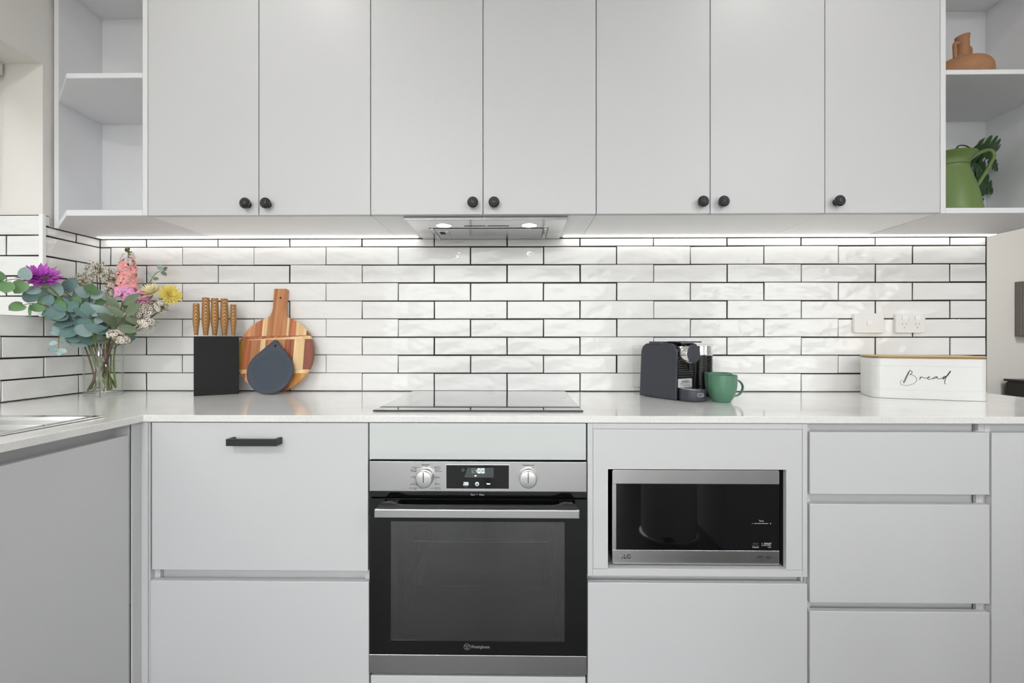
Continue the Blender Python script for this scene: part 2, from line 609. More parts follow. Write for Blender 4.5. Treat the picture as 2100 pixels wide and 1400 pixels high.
# left wall with the window opening
ys = [-3.9, -1.71, -0.23, 0.008]
zs = [0, 1.2, 2.14, CEIL]
wall_left = struct('wall_left', MB().cells(ys, zs, lambda i, j: not (i == 1 and j == 1), 'x', -2.02, XL), 'wall_paint', 'pale wall with the window recess beside the sink')
struct('wall_far', MB().box(1.6, 5.4, 1.65, 1.78, 0, CEIL), 'living_paint', 'beige living room wall beyond the worktop end')
struct('wall_partition', MB().box(1.6, 1.72, 0.12, 1.65, 0, CEIL), 'living_paint', 'partition running back from the kitchen wall end')
struct('wall_right', MB().box(5.28, 5.4, -3.9, 1.65, 0, CEIL), 'living_paint', 'wall closing the living room side')
xs = [-2.02, -1.65, 1.05, 2.2, 4.2, 5.28]
zs = [0, 0.8, 2.2, 2.3, CEIL]
struct('wall_rear', MB().cells(xs, zs, lambda i, j: not ((i == 1 and j < 3) or (i == 3 and j == 1)), 'y', -3.9, -3.7), 'wall_paint', 'wall with glazed openings behind the viewer')
struct('sky_block_wall', MB().box(-3.6, -3.4, -7.0, 4.0, -0.1, 3.0), 'terrace', 'added unseen wall dimming the sky at the sink window')  # unseen wall, put up to cut the sky light through the sink window
struct('terrace_ground', MB().box(-14, 14, -22, 10, -0.2, -0.1), 'terrace', 'paved ground outside the glazed door', 'ground')


def glazed(name, label, plane, a0, a1, z0, z1, pos, bars):
    fr = MB()
    t = 0.045

    def bx(p0, p1, q0, q1, d0=-0.03, d1=0.03):
        if plane == 'y':
            fr.box(p0, p1, pos + d0, pos + d1, q0, q1)
        else:
            fr.box(pos + d0, pos + d1, p0, p1, q0, q1)
    bx(a0, a1, z0, z0 + t)
    bx(a0, a1, z1 - t, z1)
    bx(a0, a0 + t, z0 + t, z1 - t)
    bx(a1 - t, a1, z0 + t, z1 - t)
    for b in bars:
        bx(b - t / 2, b + t / 2, z0 + t, z1 - t)
    o = struct(name, fr, 'trim_white', label, 'window')
    g = MB()
    if plane == 'y':
        g.box(a0 + t, a1 - t, pos - 0.003, pos + 0.003, z0 + t, z1 - t)
    else:
        g.box(pos - 0.003, pos + 0.003, a0 + t, a1 - t, z0 + t, z1 - t)
    part('pane', g, 'window_glass', o)
    return o


glazed('window_1', 'white framed window in the recess above the sink', 'x', -1.71, -0.23, 1.2, 2.14, -1.985, [-0.97])
glazed('door_1', 'white framed glazed sliding door behind the viewer', 'y', -1.65, 1.05, 0.0, 2.3, -3.8, [-0.3])
glazed('window_2', 'white framed living room window behind the viewer', 'y', 2.2, 4.2, 0.8, 2.2, -3.8, [3.2])

# ---- tiles
TW, TH, PW, PH = 0.3005, 0.0722, 0.3035, 0.0752


def tile_mesh(w, h, seed):
    rnd = random.Random(seed)
    nx, nz = 7, 3
    c, t = 0.0018, 0.008
    mb = MB()
    ph = [rnd.uniform(0, 6.28) for _ in range(4)]
    amp = 0.0005
    tilt = rnd.uniform(-0.0007, 0.0007)

    def d(x, z):
        return amp * (math.sin(x * 24 + ph[0] + z * 40) + 0.7 * math.sin(x * 51 + ph[1] - z * 60)) * 0.5 + tilt * (z / h - 0.5) * 2 
    idx = {}
    for j in range(nz):
        for i in range(nx):
            x = c + (w - 2 * c) * i / (nx - 1)
            z = c + (h - 2 * c) * j / (nz - 1)
            idx[i, j] = len(mb.v)
            mb.v.append((x, d(x, z), z))
    for j in range(nz - 1):
        for i in range(nx - 1):
            mb.f.append((idx[i, j], idx[i + 1, j], idx[i + 1, j + 1], idx[i, j + 1]))
    jit = [(rnd.uniform(-0.0008, 0.0008), rnd.uniform(-0.0008, 0.0008)) for _ in range(4)]
    ring = [(0 + jit[0][0], 0 + jit[0][1]), (w + jit[1][0], 0 + jit[1][1]), (w + jit[2][0], h + jit[2][1]), (0 + jit[3][0], h + jit[3][1])]
    o1 = len(mb.v)
    mb.v += [(x, 0.0016, z) for x, z in ring]
    o2 = len(mb.v)
    mb.v += [(x, t, z) for x, z in ring]
    cor = [idx[0, 0], idx[nx - 1, 0], idx[nx - 1, nz - 1], idx[0, nz - 1]]
    rows = [[idx[i, 0] for i in range(nx)], [idx[nx - 1, j] for j in range(nz)],
            [idx[i, nz - 1] for i in range(nx)][::-1], [idx[0, j] for j in range(nz)][::-1]]
    for k in range(4):
        a, b = o1 + k, o1 + (k + 1) % 4
        mb.f.append(tuple([a, b] + rows[k][::-1]))
        mb.f.append((o2 + k, o2 + (k + 1) % 4, b, a))
    me = mb.mesh('tile', True, 14)
    me.materials.append(MATS['tile_white'])
    return me


FULL = [tile_mesh(TW, TH, 100 + i) for i in range(14)]
cut_seed = [0]


def tile(parent, a0, a1, z0, z1, pos, kind):
    """kind 'back' faces -y, 'left' faces +x, 'jamb' faces -y"""
    w, h = a1 - a0, z1 - z0
    if abs(w - TW) < 0.002 and abs(h - TH) < 0.002:
        me = random.choice(FULL)
    else:
        cut_seed[0] += 1
        me = tile_mesh(w, h, cut_seed[0])
    o = bpy.data.objects.new('tile', me)
    COL.objects.link(o)
    o.parent = parent
    if kind == 'left':
        o.location = (pos, a0, z0)
        o.rotation_euler = (0, 0, PI / 2)
    else:
        o.location = (a0, pos, z0)


def tile_rows(parent, lo, hi, joints, z0s, pos, kind, g=0.0050):
    for (za, zb, jl) in z0s:
        e = [lo - g / 2] + [j for j in sorted(jl) if lo + 0.012 < j < hi - 0.012] + [hi + g / 2]
        for p, q in zip(e[:-1], e[1:]):
            tile(parent, p + g / 2, q - g / 2, za + g / 2, zb - g / 2, pos, kind)


gb = part('grout', MB().box(-1.768, 1.9195, 0.0032, 0.0079, ZC, 1.5385), 'grout_black', wall_back)
rows = []
for k in range(9):
    z0 = ZC + 0.0005 + PH * k
    z1 = min(z0 + PH, 1.5375)
    off = -0.3505 if k % 2 == 0 else -0.1989
    rows.append((z0, z1, [off + PW * n for n in range(-6, 9)]))
tile_rows(wall_back, -1.7597, 1.918, None, rows, 0.0, 'back')
# left wall tiles: below the sill they run past the window, above they stop at it
part('grout', MB().cells([-2.6, -0.2365, 0.004], [ZC, 1.2, 1.5385], lambda i, j: not (i == 0 and j == 1), 'x', -1.7679, -1.7632), 'grout_black', wall_left)
part('grout', MB().box(-1.7679, -1.7632, -0.2365, -0.2115, 1.5385, 1.578), 'grout_black', wall_left)
rows = []
for k in range(4):
    z0 = ZC + 0.0005 + PH * k
    jl = ([-0.377, -0.095] if k % 2 == 0 else [-0.232]) + [(-0.377 if k % 2 == 0 else -0.232) - PW * n for n in range(1, 9)]
    rows.append((z0, z0 + PH, jl))
tile_rows(wall_left, -2.6, -0.001, None, rows, -1.76, 'left')
rows = []
for k in range(4, 9):
    z0 = ZC + 0.0005 + PH * k
    rows.append((z0, min(z0 + PH, 1.5375), [-0.105] if k % 2 == 0 else []))
tile_rows(wall_left, -0.2285, -0.001, None, rows, -1.76, 'left')
tile_rows(wall_left, -0.2285, -0.2125, None, [(1.5385, 1.578, [])], -1.76, 'left')
part('grout', MB().box(-1.98, -1.766, -0.2348, -0.2301, 1.2, 1.578), 'grout_black', wall_left)
rows = []
for k in range(4, 9):
    z0 = ZC + 0.0005 + PH * k
    rows.append((z0, z0 + PH, [-1.8985] if k % 2 == 1 else []))
tile_rows(wall_left, -1.98, -1.7725, None, rows, -0.238, 'jamb')
struct('trim_1', MB().box(-1.7715, -1.7565, -0.2415, -0.2295, 1.2005, 1.5795), 'trim_white', 'white corner trim edging the tiled window recess', 'trim')
struct('trim_2', MB().box(1.9185, 1.9212, -0.001, 0.0079, ZC, 1.5385), 'black_metal', 'thin metal trim ending the wall tiles', 'trim')

# roller blind in the window recess
rb = thing('roller_blind', 'rolled white blind with round end bracket in window recess', 'blind', (-1.925, -0.97, 2.07))
part('fabric_roll', MB().lathe([(0.021, -1.69), (0.021, -0.268)], (-1.926, 0, 2.108), 24, 'y'), 'blind_fabric', rb, smooth=True)
br = MB()
br.lathe([(0.020, -0.268), (0.024, -0.264), (0.024, -0.250), (0.018, -0.244)], (-1.926, 0, 2.114), 24, 'y')
br.lathe([(0.012, -0.268), (0.015, -0.264), (0.015, -0.252), (0.010, -0.248)], (-1.918, 0, 2.092), 20, 'y')
br.box(-1.945, -1.910, -0.245, -0.2385, 2.095, 2.138)
part('bracket', br, 'plastic_white', rb, smooth=True)
part('chain', MB().tube([(-1.912, -0.258, 2.09), (-1.911, -0.258, 1.9), (-1.918, -0.258, 1.6)], 0.002, 6), 'plastic_white', rb, smooth=True)

# living room things beyond the worktop end
tv = thing('television', 'dark television hanging on the far living room wall', 'television', (4.2, 1.62, 1.14))
part('casing', MB().box(3.757, 4.60, 1.60, 1.649, 1.142, 1.553), 'tv_black', tv, bevel=0.004)
part('screen', MB().box(3.764, 4.593, 1.596, 1.6005, 1.15, 1.546), 'tv_black', tv)
cs = thing('media_console', 'black low cabinet standing past the worktop end', 'cabinet', (3.95, 0.9, 0))
part('carcass', MB().box(3.66, 4.2, 0.2, 1.61, 0.08, 0.808), 'console_black', cs, bevel=0.004)
part('top_panel', MB().box(3.645, 4.21, 0.19, 1.62, 0.808, 0.824), 'console_black', cs, bevel=0.002)
for yy in (0.25, 1.5):
    for xx in (3.68, 4.14):
        part('foot', MB().box(xx, xx + 0.04, yy, yy + 0.04, 0, 0.08), 'console_black', cs)
for yy in (0.2, 0.67, 1.14):
    part('door', MB().box(3.648, 3.66, yy + 0.004, yy + 0.466, 0.09, 0.80), 'console_black', cs, bevel=0.002)

# ceiling downlights
for i, (x, y, lab) in enumerate(((-0.85, -0.85, 'round ceiling downlight above the drawer with the bar handle'),
                                 (1.0, -0.85, 'round ceiling downlight above the bread bin end'),
                                 (-0.85, -2.6, 'round ceiling downlight behind the viewer near the sink'),
                                 (1.0, -2.6, 'round ceiling downlight behind the viewer near the bin'),
                                 (3.2, -0.4, 'round ceiling downlight over the living room'), (2.7, 0.9, 'extra ceiling downlight added to brighten the television wall'))):  # the one near the television is added to brighten that wall
    d = thing('ceiling_downlight', lab, 'lamp', (x, y, CEIL - 0.012), group='ceiling downlights')
    part('bezel', MB().lathe([(0.055, CEIL - 0.006), (0.055, CEIL - 0.001), (0.042, CEIL - 0.001), (0.044, CEIL - 0.006)], (x, y, 0), 28, cap=False), 'trim_white', d, smooth=True)
    part('diffuser', MB().lathe([(0.042, CEIL - 0.004), (0.042, CEIL - 0.001)], (x, y, 0), 28), 'lamp_ceiling', d)

for x, y, lab in ((-1.0, -2.9, 'added domed fill light behind the viewer on the sink side'), (1.9, -2.7, 'added domed fill light behind the viewer over the bench'), (3.3, 0.1, 'added domed fill light over the living room')):  # invented fixtures, added as soft fill for the fronts and living room
    d = thing('fill_dome_light', lab, 'lamp', (x, y, CEIL - 0.08), group='added fill domes')
    part('base_ring', MB().lathe([(0.235, CEIL - 0.02), (0.235, CEIL - 0.001)], (x, y, 0), 40), 'trim_white', d, smooth=True)
    part('dome', MB().lathe([(0.02, CEIL - 0.085), (0.12, CEIL - 0.075), (0.19, CEIL - 0.05), (0.225, CEIL - 0.0205)], (x, y, 0), 40), 'fill_dome', d, smooth=True)

# ------------------------------------------------------------------ wall cabinets
YF = -0.36          # door faces
UZ = 1.54           # underside
UT = 2.47
XD = [-1.2696 + 0.3833 * i for i in range(8)]


def knob(door, x, z):
    y = YF
    k = MB()
    k.lathe([(0.011, y), (0.011, y - 0.002), (0.0065, y - 0.004), (0.0065, y - 0.013), (0.0165, y - 0.016), (0.0182, y - 0.019),
             (0.0182, y - 0.022), (0.0155, y - 0.024), (0.0140, y - 0.0235), (0.0130, y - 0.0262), (0.0105, y - 0.0268),
             (0.0095, y - 0.0262), (0.0088, y - 0.029), (0.006, y - 0.0302)], (x, 0, z), 32, 'y')
    o = part('knob', k, 'black_metal', door, smooth=True, angle=50)
    return o


def wall_cabinet(i0, i1, label, knobs):
    x0, x1 = XD[i0], XD[i1]
    t = thing('wall_cabinet', label, 'cabinet', ((x0 + x1) / 2, -0.17, UZ))
    part('carcass', MB().box(x0 + 0.0006, x1 - 0.0006, YF + 0.02, -0.002, UZ, UT), 'carcass_white', t, bevel=0.0006, seg=1)
    for i in range(i0, i1):
        d = part('door', MB().box(XD[i] + 0.0013, XD[i + 1] - 0.0013, YF, YF + 0.0185, UZ + 0.0005, UT), 'door_grey', t, bevel=0.0012)
        kx = knobs[i - i0]
        knob(d, kx, 1.576)
    return t


wall_cabinet(0, 2, 'pale grey two-door wall cabinet beside the corner open shelves', [-0.9225, -0.8530])
wall_cabinet(2, 4, 'pale grey two-door wall cabinet directly above the rangehood', [-0.1525, -0.0815])
wall_cabinet(4, 6, 'pale grey two-door wall cabinet above the coffee machine', [0.6165, 0.6845])
wall_cabinet(6, 7, 'pale grey single-door wall cabinet above the power sockets', [1.0665])

# open shelf units
t = thing('open_shelf_unit', 'white open corner shelves with angled fronts beside the window', 'shelf', (-1.51, -0.15, UZ))
part('side_panel', MB().box(-1.7565, -1.7385, -0.200, -0.001, UZ - 0.003, UT), 'shelf_white', t, bevel=0.0008, seg=1)
part('side_panel', MB().box(-1.2880, -1.2705, YF, -0.001, UZ + 0.0005, UT), 'shelf_white', t, bevel=0.0008, seg=1)
part('back_panel', MB().box(-1.7385, -1.2885, -0.014, -0.001, UZ, UT), 'shelf_white', t)


def angled_shelf(z0, z1):
    pts = [(-1.7383, -0.0145), (-1.7383, -0.200), (-1.5523, YF), (-1.2882, YF), (-1.2882, -0.0145)]
    return MB().prism(pts, 'z', z0, z1)


part('shelf', angled_shelf(UZ + 0.0005, 1.5605), 'shelf_white', t, bevel=0.0008, seg=1)
part('shelf', angled_shelf(2.0125, 2.030), 'shelf_white', t, bevel=0.0008, seg=1)
part('shelf', angled_shelf(2.4525, UT), 'shelf_white', t, bevel=0.0008, seg=1)

t = thing('open_shelf_unit', 'white open shelves holding the green jug and clay vessel', 'shelf', (1.668, -0.18, UZ))
part('side_panel', MB().box(1.4142, 1.4319, YF, -0.001, UZ - 0.0015, UT), 'shelf_white', t, bevel=0.0008, seg=1)
part('side_panel', MB().box(1.904, 1.9215, YF, -0.001, UZ - 0.0015, UT), 'shelf_white', t, bevel=0.0008, seg=1)
part('back_panel', MB().box(1.4322, 1.9037, -0.014, -0.001, UZ, UT), 'shelf_white', t)
for z0, z1 in ((1.5385, 1.5565), (2.0025, 2.0186), (2.452, UT)):
    part('shelf', MB().box(1.4322, 1.9037, YF, -0.0145, z0, z1), 'shelf_white', t, bevel=0.0008, seg=1)

# LED strips under the cabinets
for x0, x1, lab in ((-1.735, -0.415, 'bright LED strip under the wall cabinets on the corner side'), (0.185, 1.92, 'bright LED strip under the wall cabinets above the coffee machine')):
    l = thing('led_strip', lab, 'lamp', ((x0 + x1) / 2, -0.014, 1.531), group='under cabinet strips')
    part('profile', MB().box(x0, x1, -0.0415, -0.0005, 1.5386, UZ - 0.0005), 'trim_white', l)
    part('diffuser', MB().box(x0, x1, -0.0420, -0.0110, 1.5372, 1.5385), 'lamp_led', l)

# rangehood
h = thing('rangehood', 'slim built-in rangehood with two lamps under the middle cabinet', 'rangehood', (-0.115, -0.16, 1.531))
part('canopy', MB().box(-0.3960, 0.1700, -0.3235, -0.003, 1.5342, 1.5395), 'hood_panel', h, bevel=0.0008, seg=1)
part('front_lip', MB().box(-0.3960, 0.1700, -0.3350, -0.3240, 1.5285, 1.5395), 'lip_chrome', h, bevel=0.001)
part('filter_gap', MB().box(-0.3370, 0.1130, -0.1935, -0.0105, 1.5336, 1.5341), 'dark_gap', h)
f = part('grease_filter', MB().box(-0.318, 0.094, -0.187, -0.018, 1.5305, 1.534), 'steel', h, bevel=0.0008, seg=1)
part('filter_rail', MB().box(-0.334, -0.319, -0.190, -0.014, 1.5298, 1.534), 'steel_bright', h, bevel=0.0008, seg=1)
part('filter_rail', MB().box(0.095, 0.110, -0.190, -0.014, 1.5298, 1.534), 'steel_bright', h, bevel=0.0008, seg=1)
part('filter_latch', MB().box(-0.308, -0.268, -0.168, -0.095, 1.5288, 1.5304), 'steel_bright', f, bevel=0.0005, seg=1)
part('latch_grip', MB().box(-0.303, -0.284, -0.150, -0.115, 1.5280, 1.5287), 'dark_gap', f)
part('control_slot', MB().prism(rrect(-0.200, -0.034, -0.2265, -0.2195, 0.003), 'z', 1.5334, 1.5341), 'dark_gap', h)
part('control_slider', MB().box(-0.122, -0.112, -0.2255, -0.2205, 1.5318, 1.5333), 'steel_bright', h)
for x in (-0.2735, 0.0400):
    s = part('lamp', MB().lathe([(0.0265, 1.5338), (0.0265, 1.5341)], (x, -0.2345, 0), 28), 'lamp_hood', h)
    part('lamp_ring', MB().lathe([(0.0268, 1.5326), (0.0295, 1.5326), (0.0295, 1.5341), (0.0268, 1.5341), (0.0268, 1.5326)], (x, -0.2345, 0), 28, cap=False), 'steel_bright', h)

# ------------------------------------------------------------------ worktop
FY = -0.62          # lower fronts
xs = [-1.7595, -1.595, -1.165, -1.07, 1.89]
ys = [-2.6, -1.44, -0.672, -0.625, -0.0035]


def top_solid(i, j):
    if j == 3:
        return True
    if i == 3:
        return False
    return not (i == 1 and j == 1)


wt = link_mesh('worktop', MB().cells(xs, ys, top_solid, 'z', 0.8805, ZC).mesh('worktop'), 'worktop_stone')
wt['label'] = 'L-shaped pale speckled stone worktop with sink cutout'
wt['category'] = 'worktop'
md = wt.modifiers.new('edge', 'BEVEL')
md.width = 0.0015
md.segments = 2
md.limit_method = 'ANGLE'

# sink
s = thing('kitchen_sink', 'stainless steel inset sink in the return worktop by the window', 'sink', (-1.38, -1.05, ZC))
rim = MB().cells([-1.610, -1.585, -1.178, -1.150], [-1.455, -1.425, -0.688, -0.660], lambda i, j: not (i == 1 and j == 1), 'z', ZC + 0.0006, ZC + 0.0045)
part('rim', rim, 'chrome', s, bevel=0.002)
bowl = MB()
x0, x1, y0, y1 = -1.585, -1.178, -1.425, -0.688


def ringv(d, z):
    return [(x0 + d, y0 + d, z), (x1 - d, y0 + d, z), (x1 - d, y1 - d, z), (x0 + d, y1 - d, z)]


lev = [(0.0, ZC + 0.003), (0.006, ZC - 0.004), (0.014, ZC - 0.016)]
vs = []
for d, z in lev:
    vs += ringv(d, z)
fs = []
for k in range(len(lev) - 1):
    for i in range(4):
        fs.append((k * 4 + i, k * 4 + (i + 1) % 4, k * 4 + 4 + (i + 1) % 4, k * 4 + 4 + i))
bowl.add(vs, fs)
part('drainer_ledge', bowl, 'steel_bright', s)
part('drainer', MB().box(x0 + 0.013, x1 - 0.013, -0.93, y1 - 0.013, ZC - 0.019, ZC - 0.015), 'steel_bright', s)
b2 = MB()
vs = []
a0, a1, b0, b1 = x0 + 0.013, x1 - 0.013, y0 + 0.013, -0.93
for d, z in ((0, ZC - 0.015), (0.004, ZC - 0.03), (0.012, ZC - 0.18), (0.03, ZC - 0.195)):
    vs += [(a0 + d, b0 + d, z), (a1 - d, b0 + d, z), (a1 - d, b1 - d, z), (a0 + d, b1 - d, z)]
fs = [(k * 4 + i, k * 4 + (i + 1) % 4, k * 4 + 4 + (i + 1) % 4, k * 4 + 4 + i) for k in range(3) for i in range(4)] + [(12, 13, 14, 15)]
b2.add(vs, fs)
part('bowl', b2, 'steel', s)
part('drain', MB().lathe([(0.04, ZC - 0.1945), (0.04, ZC - 0.191), (0.03, ZC - 0.193)], (-1.38, -1.18, 0), 24), 'chrome', s, smooth=True)

# cooktop
c = thing('cooktop', 'black glass induction cooktop set on the worktop', 'cooktop', (-0.12, -0.29, ZC))
part('glass', MB().box(-0.433, 0.1915, -0.551, -0.030, ZC + 0.0006, ZC + 0.0052), 'cooktop_glass', c, bevel=0.001)
part('edge_trim', MB().box(-0.4345, 0.193, -0.5535, -0.5515, ZC + 0.0006, ZC + 0.0048), 'black_metal', c)

# ------------------------------------------------------------------ base cabinets
FT = 0.0185
KB = 0.1            # plinth height


def front(t, name, x0, x1, z0, z1, y=FY, m='door_grey'):
    return part(name, MB().box(x0, x1, y, y + FT, z0, z1), m, t, bevel=0.0016)


def channel(t, x0, x1, z0, z1, depth=0.032):
    """recessed finger-pull channel: back, floor and soffit"""
    y = FY + depth
    mb = MB()
    mb.box(x0, x1, y, y + 0.006, z0 - 0.03, z1 + 0.012)
    mb.box(x0, x1, FY + FT + 0.001, y, z0 - 0.036, z0 - 0.03)
    return part('finger_channel', mb, 'door_grey', t, bevel=0.001, seg=1)


def base(label, x0, x1, parts=()):
    t = thing('base_cabinet', label, 'cabinet', ((x0 + x1) / 2, -0.31, 0))
    mb = MB()
    for a, b in ((x0, x0 + 0.016), (x1 - 0.016, x1)):
        mb.box(a, b, FY + FT + 0.0012, -0.02, KB, 0.878)
    mb.box(x0 + 0.016, x1 - 0.016, -0.036, -0.02, KB, 0.878)
    mb.box(x0 + 0.016, x1 - 0.016, FY + FT + 0.04, -0.036, KB, KB + 0.016)
    part('carcass', mb, 'door_grey', t)
    part('plinth', MB().box(x0, x1, -0.56, -0.545, 0, KB - 0.001), 'door_grey', t)
    return t


# pull-out with the bar handle
t = base('base cabinet with a black bar handle on its upper front', -1.0565, -0.4262)
d = front(t, 'drawer_front', -1.0500, -0.4278, 0.4560, 0.8780)
front(t, 'drawer_front', -1.0545, -0.4252, 0.115, 0.4255)
channel(t, -1.0400, -0.4265, 0.4255, 0.4560)
hd = MB()
hd.box(-0.8157, -0.6733, -0.653, -0.644, 0.8183, 0.8376)
hd.box(-0.8157, -0.8065, -0.644, -0.6202, 0.8183, 0.8376)
hd.box(-0.6825, -0.6733, -0.644, -0.6202, 0.8183, 0.8376)
part('handle', hd, 'black_metal', d, bevel=0.0006, seg=1)
# corner filler
t = thing('corner_filler', 'narrow grey filler post in the inner corner of the cabinets', 'cabinet', (-1.07, -0.62, 0))
part('front_post', MB().box(-1.0805, -1.0615, FY, FY + 0.02, KB, 0.8795), 'door_grey', t, bevel=0.0006, seg=1)
part('return_post', MB().box(-1.0860, -1.0808, -0.650, FY + 0.02, KB, 0.8795), 'door_grey', t, bevel=0.0006, seg=1)
part('side_cheek', MB().box(-1.0612, -1.0572, FY + 0.004, FY + 0.06, KB, 0.8795), 'door_grey', t)

# oven housing
t = thing('oven_housing', 'grey oven housing cabinet with glossy panel above the oven', 'cabinet', (-0.115, -0.31, 0))
for xx in (-0.4256, 0.1938):
    part('side_panel', MB().box(xx, xx + 0.001, -0.6, -0.02, KB, 0.879), 'dark_gap', t)

part('fascia_panel', MB().box(-0.4228, 0.1912, -0.6235, -0.605, 0.7755, 0.8785), 'gloss_fascia', t, bevel=0.001)
part('drawer_front', MB().box(-0.4200, 0.1905, FY, FY + FT, 0.11, 0.1595), 'door_grey', t, bevel=0.0016)
part('plinth', MB().box(-0.4246, 0.1938, -0.56, -0.545, 0, KB - 0.001), 'door_grey', t)

# ---- oven
OY = -0.625
ov = thing('oven', 'built-in stainless and black glass oven with two round knobs', 'oven', (-0.115, -0.35, 0.165))
part('control_panel', MB().box(-0.4225, 0.1928, OY, -0.60, 0.6855, 0.7705), 'steel', ov, bevel=0.0012)
ds = part('display', MB().box(-0.2035, -0.0265, OY - 0.0012, OY - 0.0002, 0.6945, 0.7605), 'black_glass', ov)
fr = MB()
fr.cells([-0.2052, -0.2035, -0.0265, -0.0248], [0.6928, 0.6945, 0.7605, 0.7622], lambda i, j: not (i == 1 and j == 1), 'y', OY - 0.0016, OY - 0.0002)
part('display_frame', fr, 'steel_bright', ds)
part('display_window', MB().prism([(-0.1525, 0.7262), (-0.0695, 0.7262), (-0.0695, 0.7537), (-0.1435, 0.7537)], 'y', OY - 0.0018, OY - 0.0013), 'lcd_grey', ds)
DZ = OY - 0.0022
# seven-segment clock reading 12:00
SEG = {'1': 'bc', '2': 'abged', '0': 'abcdef'}


def seven(ch, x, z, w, hh, th):
    mb = MB()
    sg = {'a': (x, x + w, z + hh - th, z + hh), 'd': (x, x + w, z, z + th), 'g': (x, x + w, z + hh / 2 - th / 2, z + hh / 2 + th / 2),
          'b': (x + w - th, x + w, z + hh / 2, z + hh), 'c': (x + w - th, x + w, z, z + hh / 2),
          'f': (x, x + th, z + hh / 2, z + hh), 'e': (x, x + th, z, z + hh / 2)}
    for s_ in SEG[ch]:
        a0, a1, c0, c1 = sg[s_]
        mb.box(a0, a1, DZ - 0.0003, DZ + 0.0003, c0, c1)
    return mb


for ch, x, th, m in (('1', -0.1382, 0.0012, 'print_grey'), ('2', -0.1292, 0.0012, 'print_grey'), ('0', -0.1145, 0.0022, 'digit_light'), ('0', -0.1040, 0.0022, 'digit_light')):
    part('digit', seven(ch, x, 0.7385, 0.0078, 0.0130, th), m, ds)
mb = MB()
for zz in (0.7425, 0.7470):
    mb.box(-0.1188, -0.1168, DZ - 0.0003, DZ + 0.0003, zz - 0.001, zz + 0.001)
part('colon', mb, 'digit_light', ds)
part('pan_icon', MB().prism([(-0.1235, 0.7322), (-0.1225, 0.7292), (-0.1195, 0.7292), (-0.1175, 0.7325), (-0.1195, 0.7318), (-0.1205, 0.7328)], 'y', DZ - 0.0003, DZ + 0.0003), 'digit_light', ds)
mb = MB()
mb.ribbon(circle_pts(-0.1560, 0.7470, 0.0036, 20, DZ), 0.0008, (0, -1, 0))
mb.ribbon([(-0.1560, DZ, 0.7470), (-0.1548, DZ, 0.7484)], 0.0007, (0, -1, 0))
part('clock_icon', mb, 'print_grey', ds)
mb = MB()
mb.ribbon(circle_pts(-0.1164, 0.7080, 0.0046, 24, DZ), 0.0012, (0, -1, 0))
mb.ribbon([(-0.1172, DZ, 0.7108), (-0.1172, DZ, 0.7078), (-0.1158, DZ, 0.7078), (-0.1158, DZ, 0.7108)], 0.001, (0, -1, 0))
part('power_icon', mb, 'digit_light', ds)
text('timer_lettering', 'TIMER\nSTART', 0.0052, (-0.1478, DZ, 0.7080), 'digit_light', ds, off=0.0001)
text('clock_lettering', '5min', 0.0036, (-0.1478, DZ, 0.7002), 'print_grey', ds)
text('temp_lettering', 'TEMP', 0.0046, (-0.0846, DZ, 0.7080), 'digit_light', ds, off=0.0001)
mb = MB()
for xx in (-0.0965, -0.0925):
    for zz in (0.7495, 0.7415, 0.7330):
        mb.box(xx, xx + 0.0016, DZ - 0.0002, DZ + 0.0003, zz, zz + 0.0012)
part('dim_segments', mb, 'print_dim', ds)


def oven_knob(x, z, lean):
    k = part('knob', MB().lathe([(0.0215, OY - 0.0003), (0.0225, OY - 0.004), (0.0238, OY - 0.006), (0.0238, OY - 0.022), (0.0228, OY - 0.0235), (0.0215, OY - 0.0238), (0.001, OY - 0.0236)], (x, 0, z), 40, 'y'), 'steel_bright', ov, smooth=True, angle=35)
    mb = MB()
    mb.box(x - 0.0011, x + 0.0011, OY - 0.0242, OY - 0.0237, z - 0.0075, z + 0.0225)
    part('pointer', mb, 'print_black', k)


oven_knob(-0.2643, 0.7247, 0)
oven_knob(0.0276, 0.7257, 0)
LY = OY - 0.0004
text('function_lettering', 'Function', 0.0062, (-0.2625, LY, 0.7610), 'print_black', ov, off=0.0001)
text('off_lettering', 'Off', 0.0045, (-0.2610, LY, 0.7552), 'print_black', ov)
text('temperature_lettering', 'Temperature', 0.0062, (0.0278, LY, 0.7608), 'print_black', ov, off=0.0001)
part('scale_dash', MB().box(0.013, 0.0165, LY, OY - 0.0001, 0.7530, 0.7538), 'print_black', ov)
part('scale_dot', MB().box(0.0405, 0.0428, LY, OY - 0.0001, 0.7525, 0.7545), 'print_black', ov)
left = [('Fast', 0.7530), ('Rapid\nGrill', 0.7445), ('Grill', 0.7255), ('Fan\n& Grill', 0.7065), ('Defrost', 0.6945)]
right = [('Pyro\nClean', 0.7530), ('Fan\nForced', 0.7445), ('Bake', 0.7255), ('Pizza', 0.7065), ('Slow\nCook', 0.6945)]
for side, rowset in ((-1, left), (1, right)):
    for s_, z in rowset:
        ix = -0.2920 if side < 0 else -0.2330
        mb = MB()
        mb.cells([ix - 0.0032, ix - 0.0026, ix + 0.0026, ix + 0.0032], [z - 0.0030, z - 0.0024, z + 0.0024, z + 0.0030], lambda i, j: not (i == 1 and j == 1), 'y', LY, OY - 0.0001)
        mb.box(ix - 0.002, ix + 0.002, LY, OY - 0.0001, z - 0.0014 + 0.001 * side, z - 0.0004 + 0.001 * side)
        part('function_icon', mb, 'print_black', ov)
        text('function_name', s_, 0.0040, (ix + side * 0.0048, LY, z), 'print_black', ov, align='RIGHT' if side < 0 else 'LEFT')
